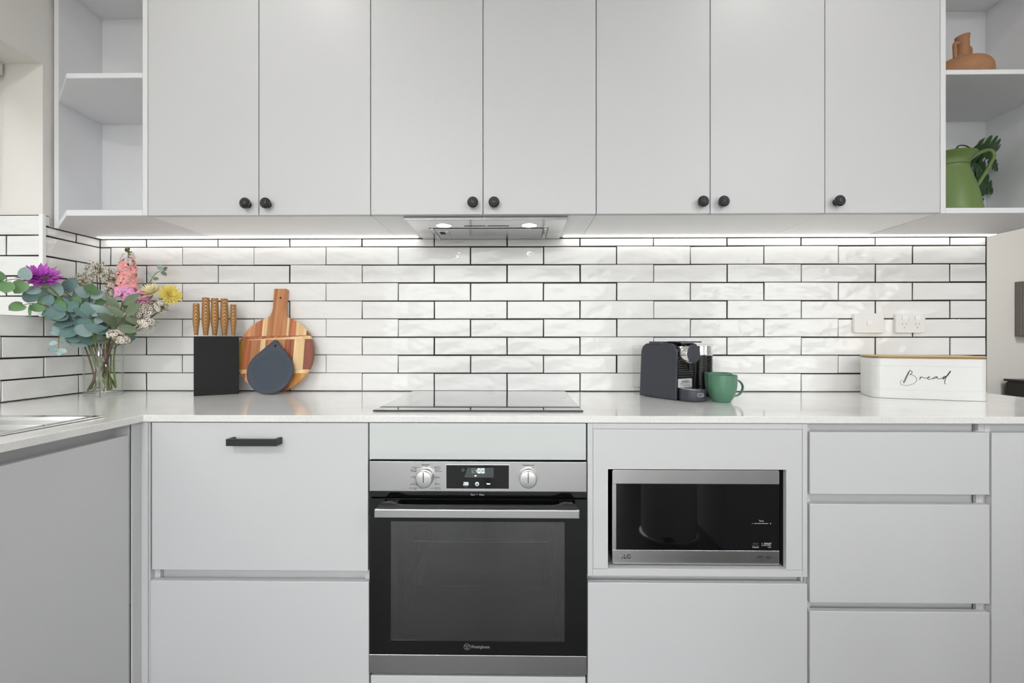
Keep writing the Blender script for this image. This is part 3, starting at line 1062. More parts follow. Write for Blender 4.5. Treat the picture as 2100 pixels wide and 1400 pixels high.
for x0, x1, z in ((-0.2875, -0.279, 0.7530), (-0.2875, -0.273, 0.6945), (-0.2475, -0.2375, 0.7530), (-0.2525, -0.2375, 0.6945)):
    part('guide_line', MB().box(x0, x1, LY, OY - 0.0001, z - 0.0003, z + 0.0003), 'print_black', ov)
part('vent_strip', MB().box(-0.4220, 0.1925, OY + 0.0002, -0.60, 0.6690, 0.6848), 'black_glass', ov, bevel=0.0008, seg=1)
text('pyro_lettering', 'Pyro', 0.0062, (-0.1285, OY - 0.0003, 0.6768), 'print_white', ov)
text('clean_lettering', 'Clean', 0.0062, (-0.1035, OY - 0.0003, 0.6768), 'print_white', ov)
text('flame_mark', '*', 0.0080, (-0.1170, OY - 0.0003, 0.6758), 'print_grey', ov)
part('vent_gap', MB().box(-0.4215, 0.1920, OY + 0.012, -0.60, 0.6652, 0.6688), 'dark_gap', ov)
# door: black glass around a see-through window
dr = part('door', MB().cells([-0.4212, -0.3615, 0.1308, 0.1922], [0.2237, 0.2640, 0.6005, 0.6648], lambda i, j: not (i == 1 and j == 1), 'y', OY, OY + 0.006), 'black_glass', ov, bevel=0.0006, seg=1)
part('door_window', MB().box(-0.3614, 0.1307, OY + 0.0004, OY + 0.0012, 0.2641, 0.6004), 'oven_window', dr)
part('door_edge', MB().cells([-0.4225, -0.4213, 0.1923, 0.1935], [0.2237, 0.6648], lambda i, j: i != 1, 'y', OY + 0.001, OY + 0.02), 'black_metal', ov)
inn = MB().cells([-0.40, -0.345, 0.115, 0.175], [0.225, 0.275, 0.59, 0.66], lambda i, j: not (i == 1 and j == 1), 'y', OY + 0.0065, OY + 0.03)
part('door_inner_frame', inn, 'black_plastic', dr)
part('base_trim', MB().box(-0.4232, 0.1928, OY - 0.0006, OY + 0.02, 0.1705, 0.2233), 'steel', ov, bevel=0.0012)
# cavity
cv = MB()
X0, X1, Y0, Y1, Z0, Z1 = -0.345, 0.115, -0.59, -0.20, 0.255, 0.605
cv.add([(X0, Y0, Z0), (X1, Y0, Z0), (X1, Y0, Z1), (X0, Y0, Z1), (X0, Y1, Z0), (X1, Y1, Z0), (X1, Y1, Z1), (X0, Y1, Z1)],
       [(4, 5, 6, 7), (0, 1, 5, 4), (3, 7, 6, 2), (0, 4, 7, 3), (1, 2, 6, 5)])
part('cavity', cv, 'oven_enamel', ov)
for z, shape in ((0.523, 'flat'), (0.392, 'tray')):
    mb = MB()
    ya, yb = -0.575, -0.25
    if shape == 'flat':
        mb.tube([(-0.315, ya, z), (0.088, ya, z)], 0.0022, 8)
        mb.tube([(-0.315, yb, z), (0.088, yb, z)], 0.0022, 8)
        for i in range(14):
            x = -0.31 + 0.393 * i / 13
            mb.tube([(x, ya, z), (x, yb, z)], 0.0012, 6)
    else:
        mb.tube([(-0.327, ya, z + 0.032), (-0.318, ya, z + 0.031), (-0.314, ya, z + 0.012), (-0.304, ya, z), (0.078, ya, z), (0.086, ya, z + 0.012), (0.089, ya, z + 0.03), (0.098, ya, z + 0.032)], 0.0022, 8)
        mb.tube([(-0.304, yb, z), (0.078, yb, z)], 0.0022, 8)
        mb.tube([(-0.304, ya, z), (-0.304, yb, z)], 0.0016, 6)
        mb.tube([(0.078, ya, z), (0.078, yb, z)], 0.0016, 6)
    part('rack', mb, 'chrome', ov, smooth=True)
for xx in (-0.338, 0.108):
    mb = MB()
    for yy in (-0.57, -0.40, -0.24):
        mb.tube([(xx, yy, 0.29), (xx, yy, 0.575)], 0.0015, 6)
    for k in range(6):
        zz = 0.30 + 0.05 * k
        mb.tube([(xx, -0.57, zz), (xx, -0.24, zz)], 0.0012, 6)
    part('side_rail', mb, 'chrome', ov, smooth=True)
# handle
bar = MB().box(-0.3905, 0.1655, -0.684, -0.672, 0.6318, 0.6556)
hb = part('handle', bar, 'steel', dr, bevel=0.0025, seg=3)
grip = MB().prism([(-0.3895, 0.6535), (-0.3780, 0.6660), (-0.3715, 0.6700), (-0.3500, 0.6705), (-0.3420, 0.6680), (-0.3300, 0.6640), (-0.3180, 0.6625), (0.0940, 0.6625), (0.1060, 0.6640), (0.1180, 0.6680), (0.1260, 0.6705), (0.1475, 0.6700), (0.1540, 0.6660), (0.1645, 0.6535), (0.1645, 0.6340), (-0.3895, 0.6340)], 'y', -0.6715, -0.662)
part('handle_back', grip, 'black_plastic', hb, bevel=0.001)
for xa in (-0.368, 0.118):
    mb = MB()
    mb.add([(xa, -0.662, 0.635), (xa + 0.03, -0.662, 0.635), (xa + 0.03, -0.662, 0.658), (xa, -0.662, 0.658),
            (xa - 0.004, OY - 0.0002, 0.632), (xa + 0.034, OY - 0.0002, 0.632), (xa + 0.034, OY - 0.0002, 0.664), (xa - 0.004, OY - 0.0002, 0.664)],
           [(0, 1, 2, 3), (4, 7, 6, 5), (0, 4, 5, 1), (3, 2, 6, 7), (0, 3, 7, 4), (1, 5, 6, 2)])
    part('handle_mount', mb, 'black_plastic', hb, bevel=0.0015)
# badge
BY = OY - 0.0004
mb = MB()
mb.ribbon(circle_pts(-0.1452, 0.2470, 0.0083, 32, BY), 0.0009, (0, -1, 0))
mb.ribbon([(-0.1495, BY, 0.2500), (-0.1474, BY, 0.2455), (-0.1452, BY, 0.2500), (-0.1430, BY, 0.2455), (-0.1409, BY, 0.2500)], 0.0009, (0, -1, 0))
for xx in (-0.1497, -0.1452, -0.1407):
    mb.lathe([(0.0011, BY - 0.0002), (0.0011, BY)], (xx, 0, 0.2500), 10, 'y')
mb.box(-0.1484, -0.1420, BY - 0.0002, BY, 0.2425, 0.2438)
part('badge', mb, 'print_grey', dr)
text('badge_lettering', 'Westinghouse', 0.0125, (-0.1345, BY, 0.2470), 'print_grey', dr, align='LEFT', width=0.74)

# ---- microwave cabinet
t = thing('microwave_cabinet', 'grey framed cabinet niche holding the microwave above a drawer', 'cabinet', (0.505, -0.31, 0))
mb = MB()
mb.box(0.1958, 0.2108, FY, FY + 0.05, 0.4478, 0.8790)
part('stile', mb, 'door_grey', t, bevel=0.0006, seg=1)
part('stile', MB().box(0.7992, 0.8128, FY, FY + 0.05, 0.4478, 0.8790), 'door_grey', t, bevel=0.0006, seg=1)
part('rail', MB().box(0.2110, 0.7990, FY, FY + 0.05, 0.8632, 0.8790), 'door_grey', t, bevel=0.0006, seg=1)
part('rail', MB().box(0.2110, 0.7990, FY, FY + 0.05, 0.4478, 0.4665), 'door_grey', t, bevel=0.0006, seg=1)
part('niche_panel', MB().cells([0.2116, 0.2537, 0.7540, 0.7985], [0.4672, 0.4700, 0.7487, 0.8624], lambda i, j: not (i == 1 and j <= 1), 'y', FY + 0.0008, FY + 0.0165), 'door_grey', t, bevel=0.0006, seg=1)
nb = MB()
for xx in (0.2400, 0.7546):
    part('niche_side', MB().box(xx, xx + 0.013, FY + 0.017, -0.06, 0.455, 0.8625), 'dark_gap', t)  # near-black colour stands in for the shade inside the niche
nb.box(0.2532, 0.7544, FY + 0.0002, -0.06, 0.4667, 0.4690)
nb.box(0.2532, 0.7544, -0.06, -0.05, 0.467, 0.8625)
part('niche_lining', nb, 'door_grey', t)
part('niche_soffit', MB().box(0.2532, 0.7544, FY + 0.017, -0.06, 0.7487, 0.7560), 'door_grey', t)
for xx in (0.1970, 0.7995):
    part('side_panel', MB().box(xx, xx + 0.0125, FY + 0.051, -0.02, KB, 0.878), 'shelf_white', t)
channel(t, 0.1965, 0.8050, 0.4290, 0.4470, 0.034)
part('cheek', MB().box(0.8055, 0.8120, FY + FT + 0.001, FY + 0.034, KB, 0.447), 'door_grey', t)
front(t, 'drawer_front', 0.1962, 0.8128, 0.115, 0.4282)
part('plinth', MB().box(0.1958, 0.8128, -0.56, -0.545, 0, KB - 0.001), 'door_grey', t)

# ---- microwave
MY = -0.600
mw = thing('microwave', 'stainless framed microwave with black glass door in the niche', 'microwave', (0.506, -0.42, 0.469))
part('body', MB().box(0.2715, 0.7410, MY + 0.022, -0.24, 0.4745, 0.7405), 'black_plastic', mw, bevel=0.003)
for xx in (0.29, 0.70):
    for yy in (-0.56, -0.28):
        part('foot', MB().lathe([(0.010, 0.4691), (0.010, 0.4745)], (xx, yy, 0), 16), 'black_plastic', mw)
fmb = MB().prism(rrect(0.2687, 0.7436, 0.4735, 0.7432, 0.006), 'y', MY + 0.002, MY + 0.0215)
part('door_back', fmb, 'black_plastic', mw)
part('top_rail', MB().prism([(0.2687, 0.7030), (0.7436, 0.7030), (0.7436, 0.7402), (0.7406, 0.7432), (0.2735, 0.7432), (0.2687, 0.7385)], 'y', MY - 0.004, MY + 0.0018), 'steel_rail', mw, bevel=0.001)
br_ = part('bottom_rail', MB().prism([(0.2735, 0.4735), (0.7406, 0.4735), (0.7436, 0.4765), (0.7436, 0.5140), (0.2687, 0.5140), (0.2687, 0.4785)], 'y', MY - 0.004, MY + 0.0018), 'steel_rail', mw, bevel=0.001)
part('side_rail', MB().box(0.2687, 0.2797, MY - 0.004, MY + 0.0018, 0.5141, 0.7029), 'steel_rail', mw)
gp = part('door_glass', MB().box(0.2799, 0.7436, MY - 0.003, MY + 0.0018, 0.5142, 0.7028), 'black_glass', mw)
GY = MY - 0.0034
text('time_lettering', 'Time', 0.0068, (0.6925, GY, 0.5985), 'print_white', gp)
mb = MB()
mb.box(0.6715, 0.7120, GY, GY + 0.0003, 0.5908, 0.5918)
mb.box(0.6655, 0.6685, GY, GY + 0.0003, 0.5909, 0.5917)
mb.box(0.7165, 0.7205, GY, GY + 0.0003, 0.5909, 0.5917)
mb.box(0.7181, 0.7189, GY, GY + 0.0003, 0.5893, 0.5933)
part('time_slider_print', mb, 'print_white', gp)
text('stop_lettering', 'STOP', 0.0066, (0.6760, GY, 0.5335), 'print_dim', gp)
text('cancel_lettering', 'Cancel', 0.0066, (0.6760, GY, 0.5238), 'print_white', gp)
text('start_lettering', 'START', 0.0070, (0.7110, GY, 0.5335), 'print_white', gp, off=0.0001)
text('seconds_lettering', '+30s', 0.0052, (0.7150, GY, 0.5238), 'print_white', gp)
mb = MB()
mb.box(0.6665, 0.6855, GY, GY + 0.0003, 0.5282, 0.5289)
part('stop_line', mb, 'print_dim', gp)
mb = MB()
mb.box(0.6935, 0.7195, GY, GY + 0.0003, 0.5282, 0.5291)
mb.ribbon(circle_pts(0.6955, 0.5335, 0.0019, 12, GY), 0.0005, (0, -1, 0))
part('start_line', mb, 'print_white', gp)
RY = MY - 0.0044
text('badge_lettering', 'LG', 0.0170, (0.3010, RY, 0.4945), 'print_black', br_, align='LEFT', off=0.0002)
mb = MB()
mb.lathe([(0.0071, RY - 0.0001), (0.0071, RY + 0.0002)], (0.2925, 0, 0.4945), 30, 'y')
part('badge', mb, 'print_dim', br_)
mb = MB()
mb.ribbon(circle_pts(0.2925, 0.4945, 0.0054, 30, RY - 0.0003)[:25], 0.0008, (0, -1, 0))
mb.ribbon([(0.2925, RY - 0.0003, 0.4980), (0.2925, RY - 0.0003, 0.4915), (0.2948, RY - 0.0003, 0.4915)], 0.0008, (0, -1, 0))
mb.lathe([(0.0010, RY - 0.0004), (0.0010, RY - 0.0001)], (0.2900, 0, 0.4970), 10, 'y')
part('badge_lines', mb, 'print_white', br_)
text('smart_lettering', 'SMART', 0.0064, (0.6900, RY, 0.4965), 'print_black', br_)
text('inverter_lettering', 'INVERTER', 0.0042, (0.6900, RY, 0.4912), 'print_dim', br_)
text('ten_lettering', '1O', 0.0110, (0.7130, RY, 0.4945), 'print_black', br_, off=0.0002)
text('warranty_lettering', '10 year warranty', 0.0030, (0.7000, RY, 0.4868), 'print_dim', br_)

# ---- drawer cabinet and end panel
t = base('base cabinet with three handleless grey drawers under the bread bin', 0.8150, 1.3215)
front(t, 'drawer_front', 0.8196, 1.3180, 0.6808, 0.8555)
front(t, 'drawer_front', 0.8196, 1.3186, 0.3760, 0.6532)
front(t, 'drawer_front', 0.8196, 1.3186, 0.1150, 0.3520)
channel(t, 0.8160, 1.3000, 0.8560, 0.8790)
channel(t, 0.8160, 1.3000, 0.6535, 0.6805)
channel(t, 0.8160, 1.3000, 0.3522, 0.3758)
part('cheek', MB().box(1.3005, 1.3210, FY + FT + 0.002, FY + 0.03, KB, 0.857), 'door_grey', t)
t = base('plain grey end cupboard beside the three drawers', 1.3222, 1.8850)
front(t, 'door', 1.3240, 1.8840, 0.1150, 0.8545)
channel(t, 1.3225, 1.8840, 0.8560, 0.8790)

# ---- return run under the sink
RX = -1.085
t = thing('sink_cabinet', 'grey handleless cabinet under the sink worktop', 'cabinet', (-1.4, -1.3, 0))
cb = MB()
cb.box(-1.745, -1.105, -0.672, -0.656, KB, 0.70)
cb.box(-1.745, -1.105, -2.59, -2.574, KB, 0.70)
cb.box(-1.745, -1.729, -2.57, -0.674, KB, 0.70)
part('carcass', cb, 'shelf_white', t)
for y0, y1 in ((-1.262, -0.6565), (-1.868, -1.265), (-2.575, -1.871)):
    part('door', MB().box(RX - FT, RX, y0, y1, 0.115, 0.8495), 'door_grey', t, bevel=0.0016)
part('finger_channel', MB().box(RX - 0.05, RX - 0.044, -2.575, -0.6515, 0.80, 0.8795), 'door_grey', t)
part('cheek', MB().box(RX - 0.044, RX - 0.002, -0.6535, -0.6515, KB, 0.8795), 'door_grey', t)
part('plinth', MB().box(-1.15, -1.135, -2.57, -0.66, 0, KB - 0.001), 'door_grey', t)

# ------------------------------------------------------------------ power points
for x0, x1, lab, kind in ((1.3745, 1.4925, 'white wall plate with one small switch near the bread bin', 0), (1.5420, 1.6600, 'white double power socket plate with two switches', 1)):
    z0, z1 = 1.1435, 1.2225
    t = thing('power_socket' if kind else 'switch_plate', lab, 'socket' if kind else 'switch', ((x0 + x1) / 2, -0.008, z0))
    pl = part('plate', MB().prism(rrect(x0, x1, z0, z1, 0.007), 'y', -0.0160, -0.0004 - 0.0006), 'plastic_white', t, bevel=0.0018)
    cx, cz = (x0 + x1) / 2, (z0 + z1) / 2
    if not kind:
        part('switch', MB().prism(rrect(cx - 0.0105, cx + 0.0105, cz - 0.0095, cz + 0.0090, 0.0022), 'y', -0.0200, -0.0161), 'trim_white', t, bevel=0.001)
        part('indicator', MB().box(cx - 0.004, cx + 0.004, -0.0204, -0.0201, cz - 0.0048, cz - 0.0042), 'print_grey', t)
    else:
        for sx in (-0.0262, 0.0262):
            part('switch', MB().prism(rrect(cx + sx - 0.0100, cx + sx + 0.0100, cz + 0.0125, cz + 0.0305, 0.0022), 'y', -0.0195, -0.0161), 'trim_white', t, bevel=0.001)
            mb = MB()
            for s_ in (-1, 1):
                mb.ribbon([(cx + sx + s_ * 0.0062, -0.0163, cz - 0.0005), (cx + sx + s_ * 0.0098, -0.0163, cz - 0.0062)], 0.0016, (0, -1, 0))
            mb.ribbon([(cx + sx, -0.0163, cz - 0.0145), (cx + sx, -0.0163, cz - 0.0215)], 0.0016, (0, -1, 0))
            part('socket_slots', mb, 'print_black', t)
        part('switch', MB().prism(rrect(cx - 0.0098, cx + 0.0098, cz + 0.0030, cz + 0.0210, 0.0022), 'y', -0.0185, -0.0161), 'plastic_white', t, bevel=0.001)

# ------------------------------------------------------------------ knife block and knives
KA = math.radians(33.5)
kb = thing('knife_block', 'matte black rectangular knife block with five wooden handles', 'knife block', (-1.1980, -0.1038, ZC), KA)
# local x runs along the broad front, local -y faces the room
W2, D2, HB = 0.0745, 0.0455, 0.2285
part('body', MB().box(-W2, W2, -D2, D2, 0.0005, HB), 'block_black', kb, local=True, bevel=0.0012)
for tt in (0.007, 0.0385, 0.068, 0.1005, 0.1315):
    lx = tt - W2
    part('slot', MB().box(max(lx - 0.0012, -W2 + 0.002), lx + 0.0012, -0.022, 0.022, HB + 0.0001, HB + 0.0005), 'dark_gap', kb, local=True)
rotm = Matrix.Rotation(KA, 4, 'Z')
knabels = ['shorter wooden-handled knife at the corner end of the block', 'tallest pale-grained knife handle, second in the block',
           'darker striped knife handle in the middle of the block', 'fourth knife handle in the block with fine grain',
           'shortest thin knife handle nearest the round board']
for k, (tt, ztop, w) in enumerate(((0.007, 1.2560, 0.0118), (0.0385, 1.2802, 0.0140), (0.068, 1.2798, 0.0136), (0.1005, 1.2794, 0.0138), (0.1315, 1.2575, 0.0112))):
    p = Vector(kb.location) + rotm @ Vector((tt - W2, 0.0, HB))
    kn = thing('kitchen_knife', knabels[k], 'knife', (p.x, p.y, p.z), KA, 'knives in the block')
    H = ztop - p.z
    # handle: oval section that swells and tapers, standing 4 mm above the block
    prof = [(0.54, 0.004), (0.62, 0.008), (0.67, 0.018), (0.76, 0.030), (0.90, 0.044), (0.99, 0.056), (1.03, 0.47 * H), (1.01, 0.6 * H), (0.93, 0.85 * H), (0.92, H - 0.003), (0.84, H)]
    mb = MB()
    sg = 20
    vs, fs = [], []
    for s_, z in prof:
        for i in range(sg):
            a = 2 * PI * i / sg
            vs.append((w * s_ * math.cos(a), w * 1.05 * s_ * math.sin(a), z))
    n = len(prof)
    for j in range(n - 1):
        for i in range(sg):
            fs.append((j * sg + i, j * sg + (i + 1) % sg, (j + 1) * sg + (i + 1) % sg, (j + 1) * sg + i))
    fs += [tuple(range(sg))[::-1], tuple(range((n - 1) * sg, n * sg))]
    mb.add(vs, fs)
    part('handle', mb, 'knife_wood', kn, local=True, smooth=True)
    part('blade_heel', MB().box(-0.001, 0.001, -0.011, 0.011, 0.0008, 0.0042), 'steel_bright', kn, local=True)

# ------------------------------------------------------------------ round cutting board
S_ = 0.00193 / 5     # metres per drawing unit


def clip(poly, a, b, c):
    """keep the side where a*x + b*y <= c"""
    out = []
    for i, p in enumerate(poly):
        q = poly[(i + 1) % len(poly)]
        dp, dq = a * p[0] + b * p[1] - c, a * q[0] + b * q[1] - c
        if dp <= 0:
            out.append(p)
        if dp * dq < 0:
            s = dp / (dp - dq)
            out.append((p[0] + (q[0] - p[0]) * s, p[1] + (q[1] - p[1]) * s))
    return out


BR = 0.1555
lean = math.atan2(0.072, 0.42)
bd = thing('cutting_board', 'round striped wooden cutting board with handle leaning on tiles', 'board', (-0.9855, -0.083, ZC + 0.0035))
bd.rotation_euler = (-lean, 0, 0)
outl = []
hw = 0.0265
HT = 0.4275
cz = BR
for i in range(61):
    a = math.radians(90 + 16.5 + (360 - 33) * i / 60)
    outl.append((BR * math.cos(a), cz + BR * math.sin(a)))
# right shoulder, handle, left shoulder (concave fillets)
xr, zr = outl[-1]
fil = [(xr - 0.006, zr + 0.004), (xr - 0.011, zr + 0.010), (hw + 0.0015, zr + 0.022), (hw - 0.0015, zr + 0.038)]
outl += fil + [(hw, HT - 0.003), (hw - 0.003, HT)] + [(-hw + 0.003, HT), (-hw, HT - 0.003)] + [(-x, z) for x, z in fil[::-1]]
bu = lambda zx: (zx - 994) * S_
bv = lambda zy: (1222 - zy) * S_
cols_top = [(-1e3, 780, 'acacia_mid'), (780, 838, 'acacia_red'), (838, 890, 'acacia_light'), (890, 1095, 'acacia_mid'), (1095, 1122, 'acacia_light'), (1122, 1195, 'acacia_red'), (1195, 1310, 'acacia_light'), (1310, 3e3, 'acacia_dark')]
cols_mid = [(-1e3, 662, 'acacia_gold'), (662, 740, 'acacia_red'), (740, 832, 'acacia_mid'), (832, 884, 'acacia_light'), (884, 1090, 'acacia_mid'), (1090, 1190, 'acacia_red'), (1190, 1300, 'acacia_light'), (1300, 3e3, 'acacia_dark')]
cols_bot = [(-1e3, 700, 'acacia_red'), (700, 840, 'acacia_mid'), (840, 990, 'acacia_gold'), (990, 1120, 'acacia_dark'), (1120, 1175, 'acacia_red'), (1175, 3e3, 'acacia_gold')]
# horizontal bands: lines v = v0 + k*u
bands = [(628, 0.0), (672, 0.0), (985, 0.0), (1030, 0.0)]


def hline(z_left, z_right):
    ul, ur = bu(603), bu(1385)
    vl, vr = bv(z_left), bv(z_right)
    k = (vr - vl) / (ur - ul)
    return k, vl - k * ul


L1, L2, L3 = hline(638, 620), hline(676, 622), hline(676, 660)
L4, L5 = hline(985, 982), hline(1028, 1022)
g = 0.00025
nb_ = 0


def stave(poly, m):
    if len(poly) < 3:
        return
    cx = sum(p[0] for p in poly) / len(poly)
    cy = sum(p[1] for p in poly) / len(poly)
    part('stave', MB().prism(poly, 'y', -0.009, 0.009), m, bd, local=True, smooth=True)


def below(poly, L, off=0.0):
    return clip(poly, -L[0], 1, L[1] - off)


def above(poly, L, off=0.0):
    return clip(poly, L[0], -1, -(L[1] + off))


for region, cols in ((above(outl, L1, g), cols_top), (above(below(outl, L3, g), L4, g), cols_mid), (below(outl, L5, g), cols_bot)):
    for a, b, m in cols:
        p = clip(clip(region, -1, 0, -(bu(a) + g)), 1, 0, bu(b) - g)
        stave(p, m)
stave(above(below(outl, L1, g), L2, g), 'acacia_red')
stave(above(below(outl, L2, g), L3, g), 'acacia_light')
stave(above(below(outl, L4, g), L5, g), 'acacia_light')
part('hang_hole', MB().lathe([(0.0042, -0.0094), (0.0042, -0.0085)], (bu(1003), 0, bv(215)), 16, 'y'), 'dark_gap', bd, local=True)

# ------------------------------------------------------------------ drop-shaped silicone mat
tl = math.atan2(0.052, 0.213)
tm = thing('silicone_trivet', 'slate grey drop-shaped silicone mat leaning on the round board', 'trivet', (-0.9855, -0.1215, ZC + 0.0015))
tm.rotation_euler = (-tl, 0, 0)
TR = 0.0905
pts = []
apex = (0.006, 0.2205)
for i in range(49):
    a = math.radians(138 + (402 - 138) * i / 48)
    pts.append((TR * math.cos(a) * 1.02, TR + TR * math.sin(a)))
drop = pts + [(apex[0] + 0.006, apex[1] - 0.004), apex, (apex[0] - 0.006, apex[1] - 0.004)]
sq = [(apex[0] + 0.004 + dx, apex[1] - 0.0275 + dz) for dx, dz in ((0, -0.0065), (0.0065, 0), (0, 0.0065), (-0.0065, 0))]
# plate with a square hanging hole: two half outlines meeting at the hole
right_half = [p for p in drop if p[0] >= sq[0][0]]
mb = MB()
hole = sq


def plate(outline, hole, y0, y1):
    bm = bmesh.new()
    ov_ = [bm.verts.new((x, y0, z)) for x, z in outline]
    hv = [bm.verts.new((x, y0, z)) for x, z in hole]
    ed = [bm.edges.new((ov_[i], ov_[(i + 1) % len(ov_)])) for i in range(len(ov_))] + [bm.edges.new((hv[i], hv[(i + 1) % len(hv)])) for i in range(len(hv))]
    r = bmesh.ops.triangle_fill(bm, use_beauty=True, edges=ed, use_dissolve=False)
    fc = [x for x in r['geom'] if isinstance(x, bmesh.types.BMFace)]
    ex = bmesh.ops.extrude_face_region(bm, geom=fc)
    for v in ex['geom']:
        if isinstance(v, bmesh.types.BMVert):
            v.co.y = y1
    bm.verts.index_update()
    out = MB()
    bm.verts.ensure_lookup_table()
    out.v = [tuple(v.co) for v in bm.verts]
    out.f = [tuple(v.index for v in f.verts) for f in bm.faces]
    bm.free()
    return out


part('mat', plate(drop, hole, -0.0035, 0.0035), 'silicone_slate', tm, local=True, smooth=True)
rimpts = [(x * 0.955 + 0.0002, -0.0036, (z - TR) * 0.955 + TR) for x, z in drop]
part('raised_rim', MB().tube([(x, -0.0035, z) for x, z in [((p[0]) * 0.965, (p[1] - TR) * 0.965 + TR) for p in drop]], 0.0016, 6, closed=True), 'silicone_slate', tm, local=True, smooth=True)
dots = MB()
for j in range(30):
    for i in range(30):
        x = -0.088 + i * 0.0062 + (0.0031 if j % 2 else 0)
        z = 0.010 + j * 0.0060
        dz = z - TR
        lim = 0.076 if dz < 0.045 else 0.076 - (dz - 0.045) * 0.95
        if math.hypot(x, dz) < 0.0765 or (dz > 0 and abs(x - 0.003) + dz * 0.98 < 0.100 and abs(x) < lim):
            if z > 0.178:
                continue
            r_, h_ = 0.0026, 0.0016
            dots.add([(x - r_, -0.0034, z), (x, -0.0034, z - r_ * 0.8), (x + r_, -0.0034, z), (x, -0.0034, z + r_ * 0.8), (x, -0.0034 - h_, z)],
                     [(0, 1, 4), (1, 2, 4), (2, 3, 4), (3, 0, 4)])
o = part('grip_studs', dots, 'silicone_slate', tm, local=True)
o['kind'] = 'stuff'

# ------------------------------------------------------------------ coffee machine
cm = thing('coffee_machine', 'compact dark slate capsule coffee machine with chrome head', 'coffee machine', (0.5577, -0.1857, ZC), math.atan2(-0.86, 0.511))
# local +x is the machine's front, local -y the flank turned to the room
def flank(x_front, inset=0.0):
    p = [(-0.0877 + inset, 0.002 + inset), (x_front, 0.002 + inset), (x_front, 0.172)]
    for i in range(6):
        a = math.radians(0 + 90 * i / 5)
        p.append((x_front - 0.030 + 0.030 * math.cos(a), 0.172 + (0.030 - inset) * math.sin(a)))
    for i in range(7):
        a = math.radians(90 + 84 * i / 6)
        p.append((-0.043 + (0.036 - inset) * math.cos(a), 0.166 + (0.036 - inset) * math.sin(a)))
    return p


part('shell', MB().prism(flank(0.074), 'y', -0.0545, 0.0545), 'machine_shell', cm, local=True, bevel=0.006, seg=3)
for y0, y1, pm in ((-0.055, -0.0445, 'machine_shell'), (0.0445, 0.055, 'black_plastic')):
    part('side_panel', MB().prism(flank(0.0877), 'y', y0, y1), pm, cm, local=True, bevel=0.004, seg=3)
part('front_panel', MB().box(0.0745, 0.0840, -0.0440, 0.0440, 0.003, 0.190), 'black_plastic', cm, local=True)
for k in range(8):
    z = 0.082 + k * 0.0082
    part('rib', MB().box(0.0841, 0.0885, -0.0400, 0.0360, z, z + 0.0040), 'rib_grey', cm, local=True, bevel=0.0008, seg=1)
st = part('sticker', MB().prism(rrect(-0.0400, 0.0330, 0.0445, 0.0760, 0.003), 'x', 0.0842, 0.0849), 'sticker', cm, local=True)
bc = MB()
x = -0.022
rr = random.Random(3)
while x < 0.016:
    w_ = rr.choice((0.0006, 0.0010, 0.0016))
    bc.box(0.0850, 0.0852, x, x + w_, 0.0630, 0.0685)
    x += w_ + rr.choice((0.0006, 0.001))
for z, a, b in ((0.0725, -0.012, 0.006), (0.0600, -0.030, 0.026), (0.0560, -0.032, 0.012), (0.0520, -0.028, 0.022), (0.0480, -0.010, 0.026)):
    bc.box(0.0850, 0.0852, a, b, z, z + 0.0011)
part('sticker_print', bc, 'print_dim', st, local=True)
part('brew_head', MB().lathe([(0.030, 0.050), (0.0365, 0.070), (0.0365, 0.116), (0.0335, 0.1215)], (0, -0.004, 0.1660), 36, 'x'), 'chrome', cm, local=True, smooth=True)
part('head_face', MB().lathe([(0.0333, 0.1205), (0.0333, 0.1232), (0.0310, 0.1245)], (0, -0.004, 0.1660), 36, 'x'), 'machine_shell', cm, local=True, smooth=True)
part('spout', MB().lathe([(0.009, 0.112), (0.011, 0.1285), (0.0075, 0.106)], (0.101, 0.004, 0), 20), 'black_plastic', cm, local=True, smooth=True)
part('pod_chute', MB().prism([(0.0885, 0.172), (0.1085, 0.150), (0.1085, 0.200), (0.0885, 0.204)], 'y', -0.030, 0.030), 'black_plastic', cm, local=True, bevel=0.003)
part('lever_paddle', MB().prism(rrect(-0.040, 0.026, -0.0585, 0.050, 0.010), 'z', 0.1985, 0.2085), 'machine_shell', cm, local=True, bevel=0.0012)
part('lever_arm', MB().prism(rrect(0.0262, 0.1200, -0.030, 0.044, 0.006), 'z', 0.2045, 0.2095), 'machine_shell', cm, local=True, bevel=0.001)
tr_ = part('drip_tray', MB().lathe([(0.040, 0.0006), (0.0435, 0.003), (0.0455, 0.010), (0.0460, 0.040), (0.0445, 0.0425), (0.0425, 0.0420)], (0.1180, -0.006, 0), 40), 'machine_shell', cm, local=True, smooth=True)
part('drip_grid', MB().lathe([(0.0420, 0.0421), (0.0420, 0.0438)], (0.1180, -0.006, 0), 40), 'steel_bright', tr_, local=True)
gs = MB()
for k in range(5):
    gs.box(0.098 + k * 0.010, 0.101 + k * 0.010, -0.026, 0.014, 0.0439, 0.0441)
part('grid_slots', gs, 'dark_gap', tr_, local=True)
# oval maker's mark wrapped on the tray
def on_tray(u, z, r=0.0463):
    a = u / r
    return (0.1180 + r * math.cos(a), -0.006 + r * math.sin(a), z)


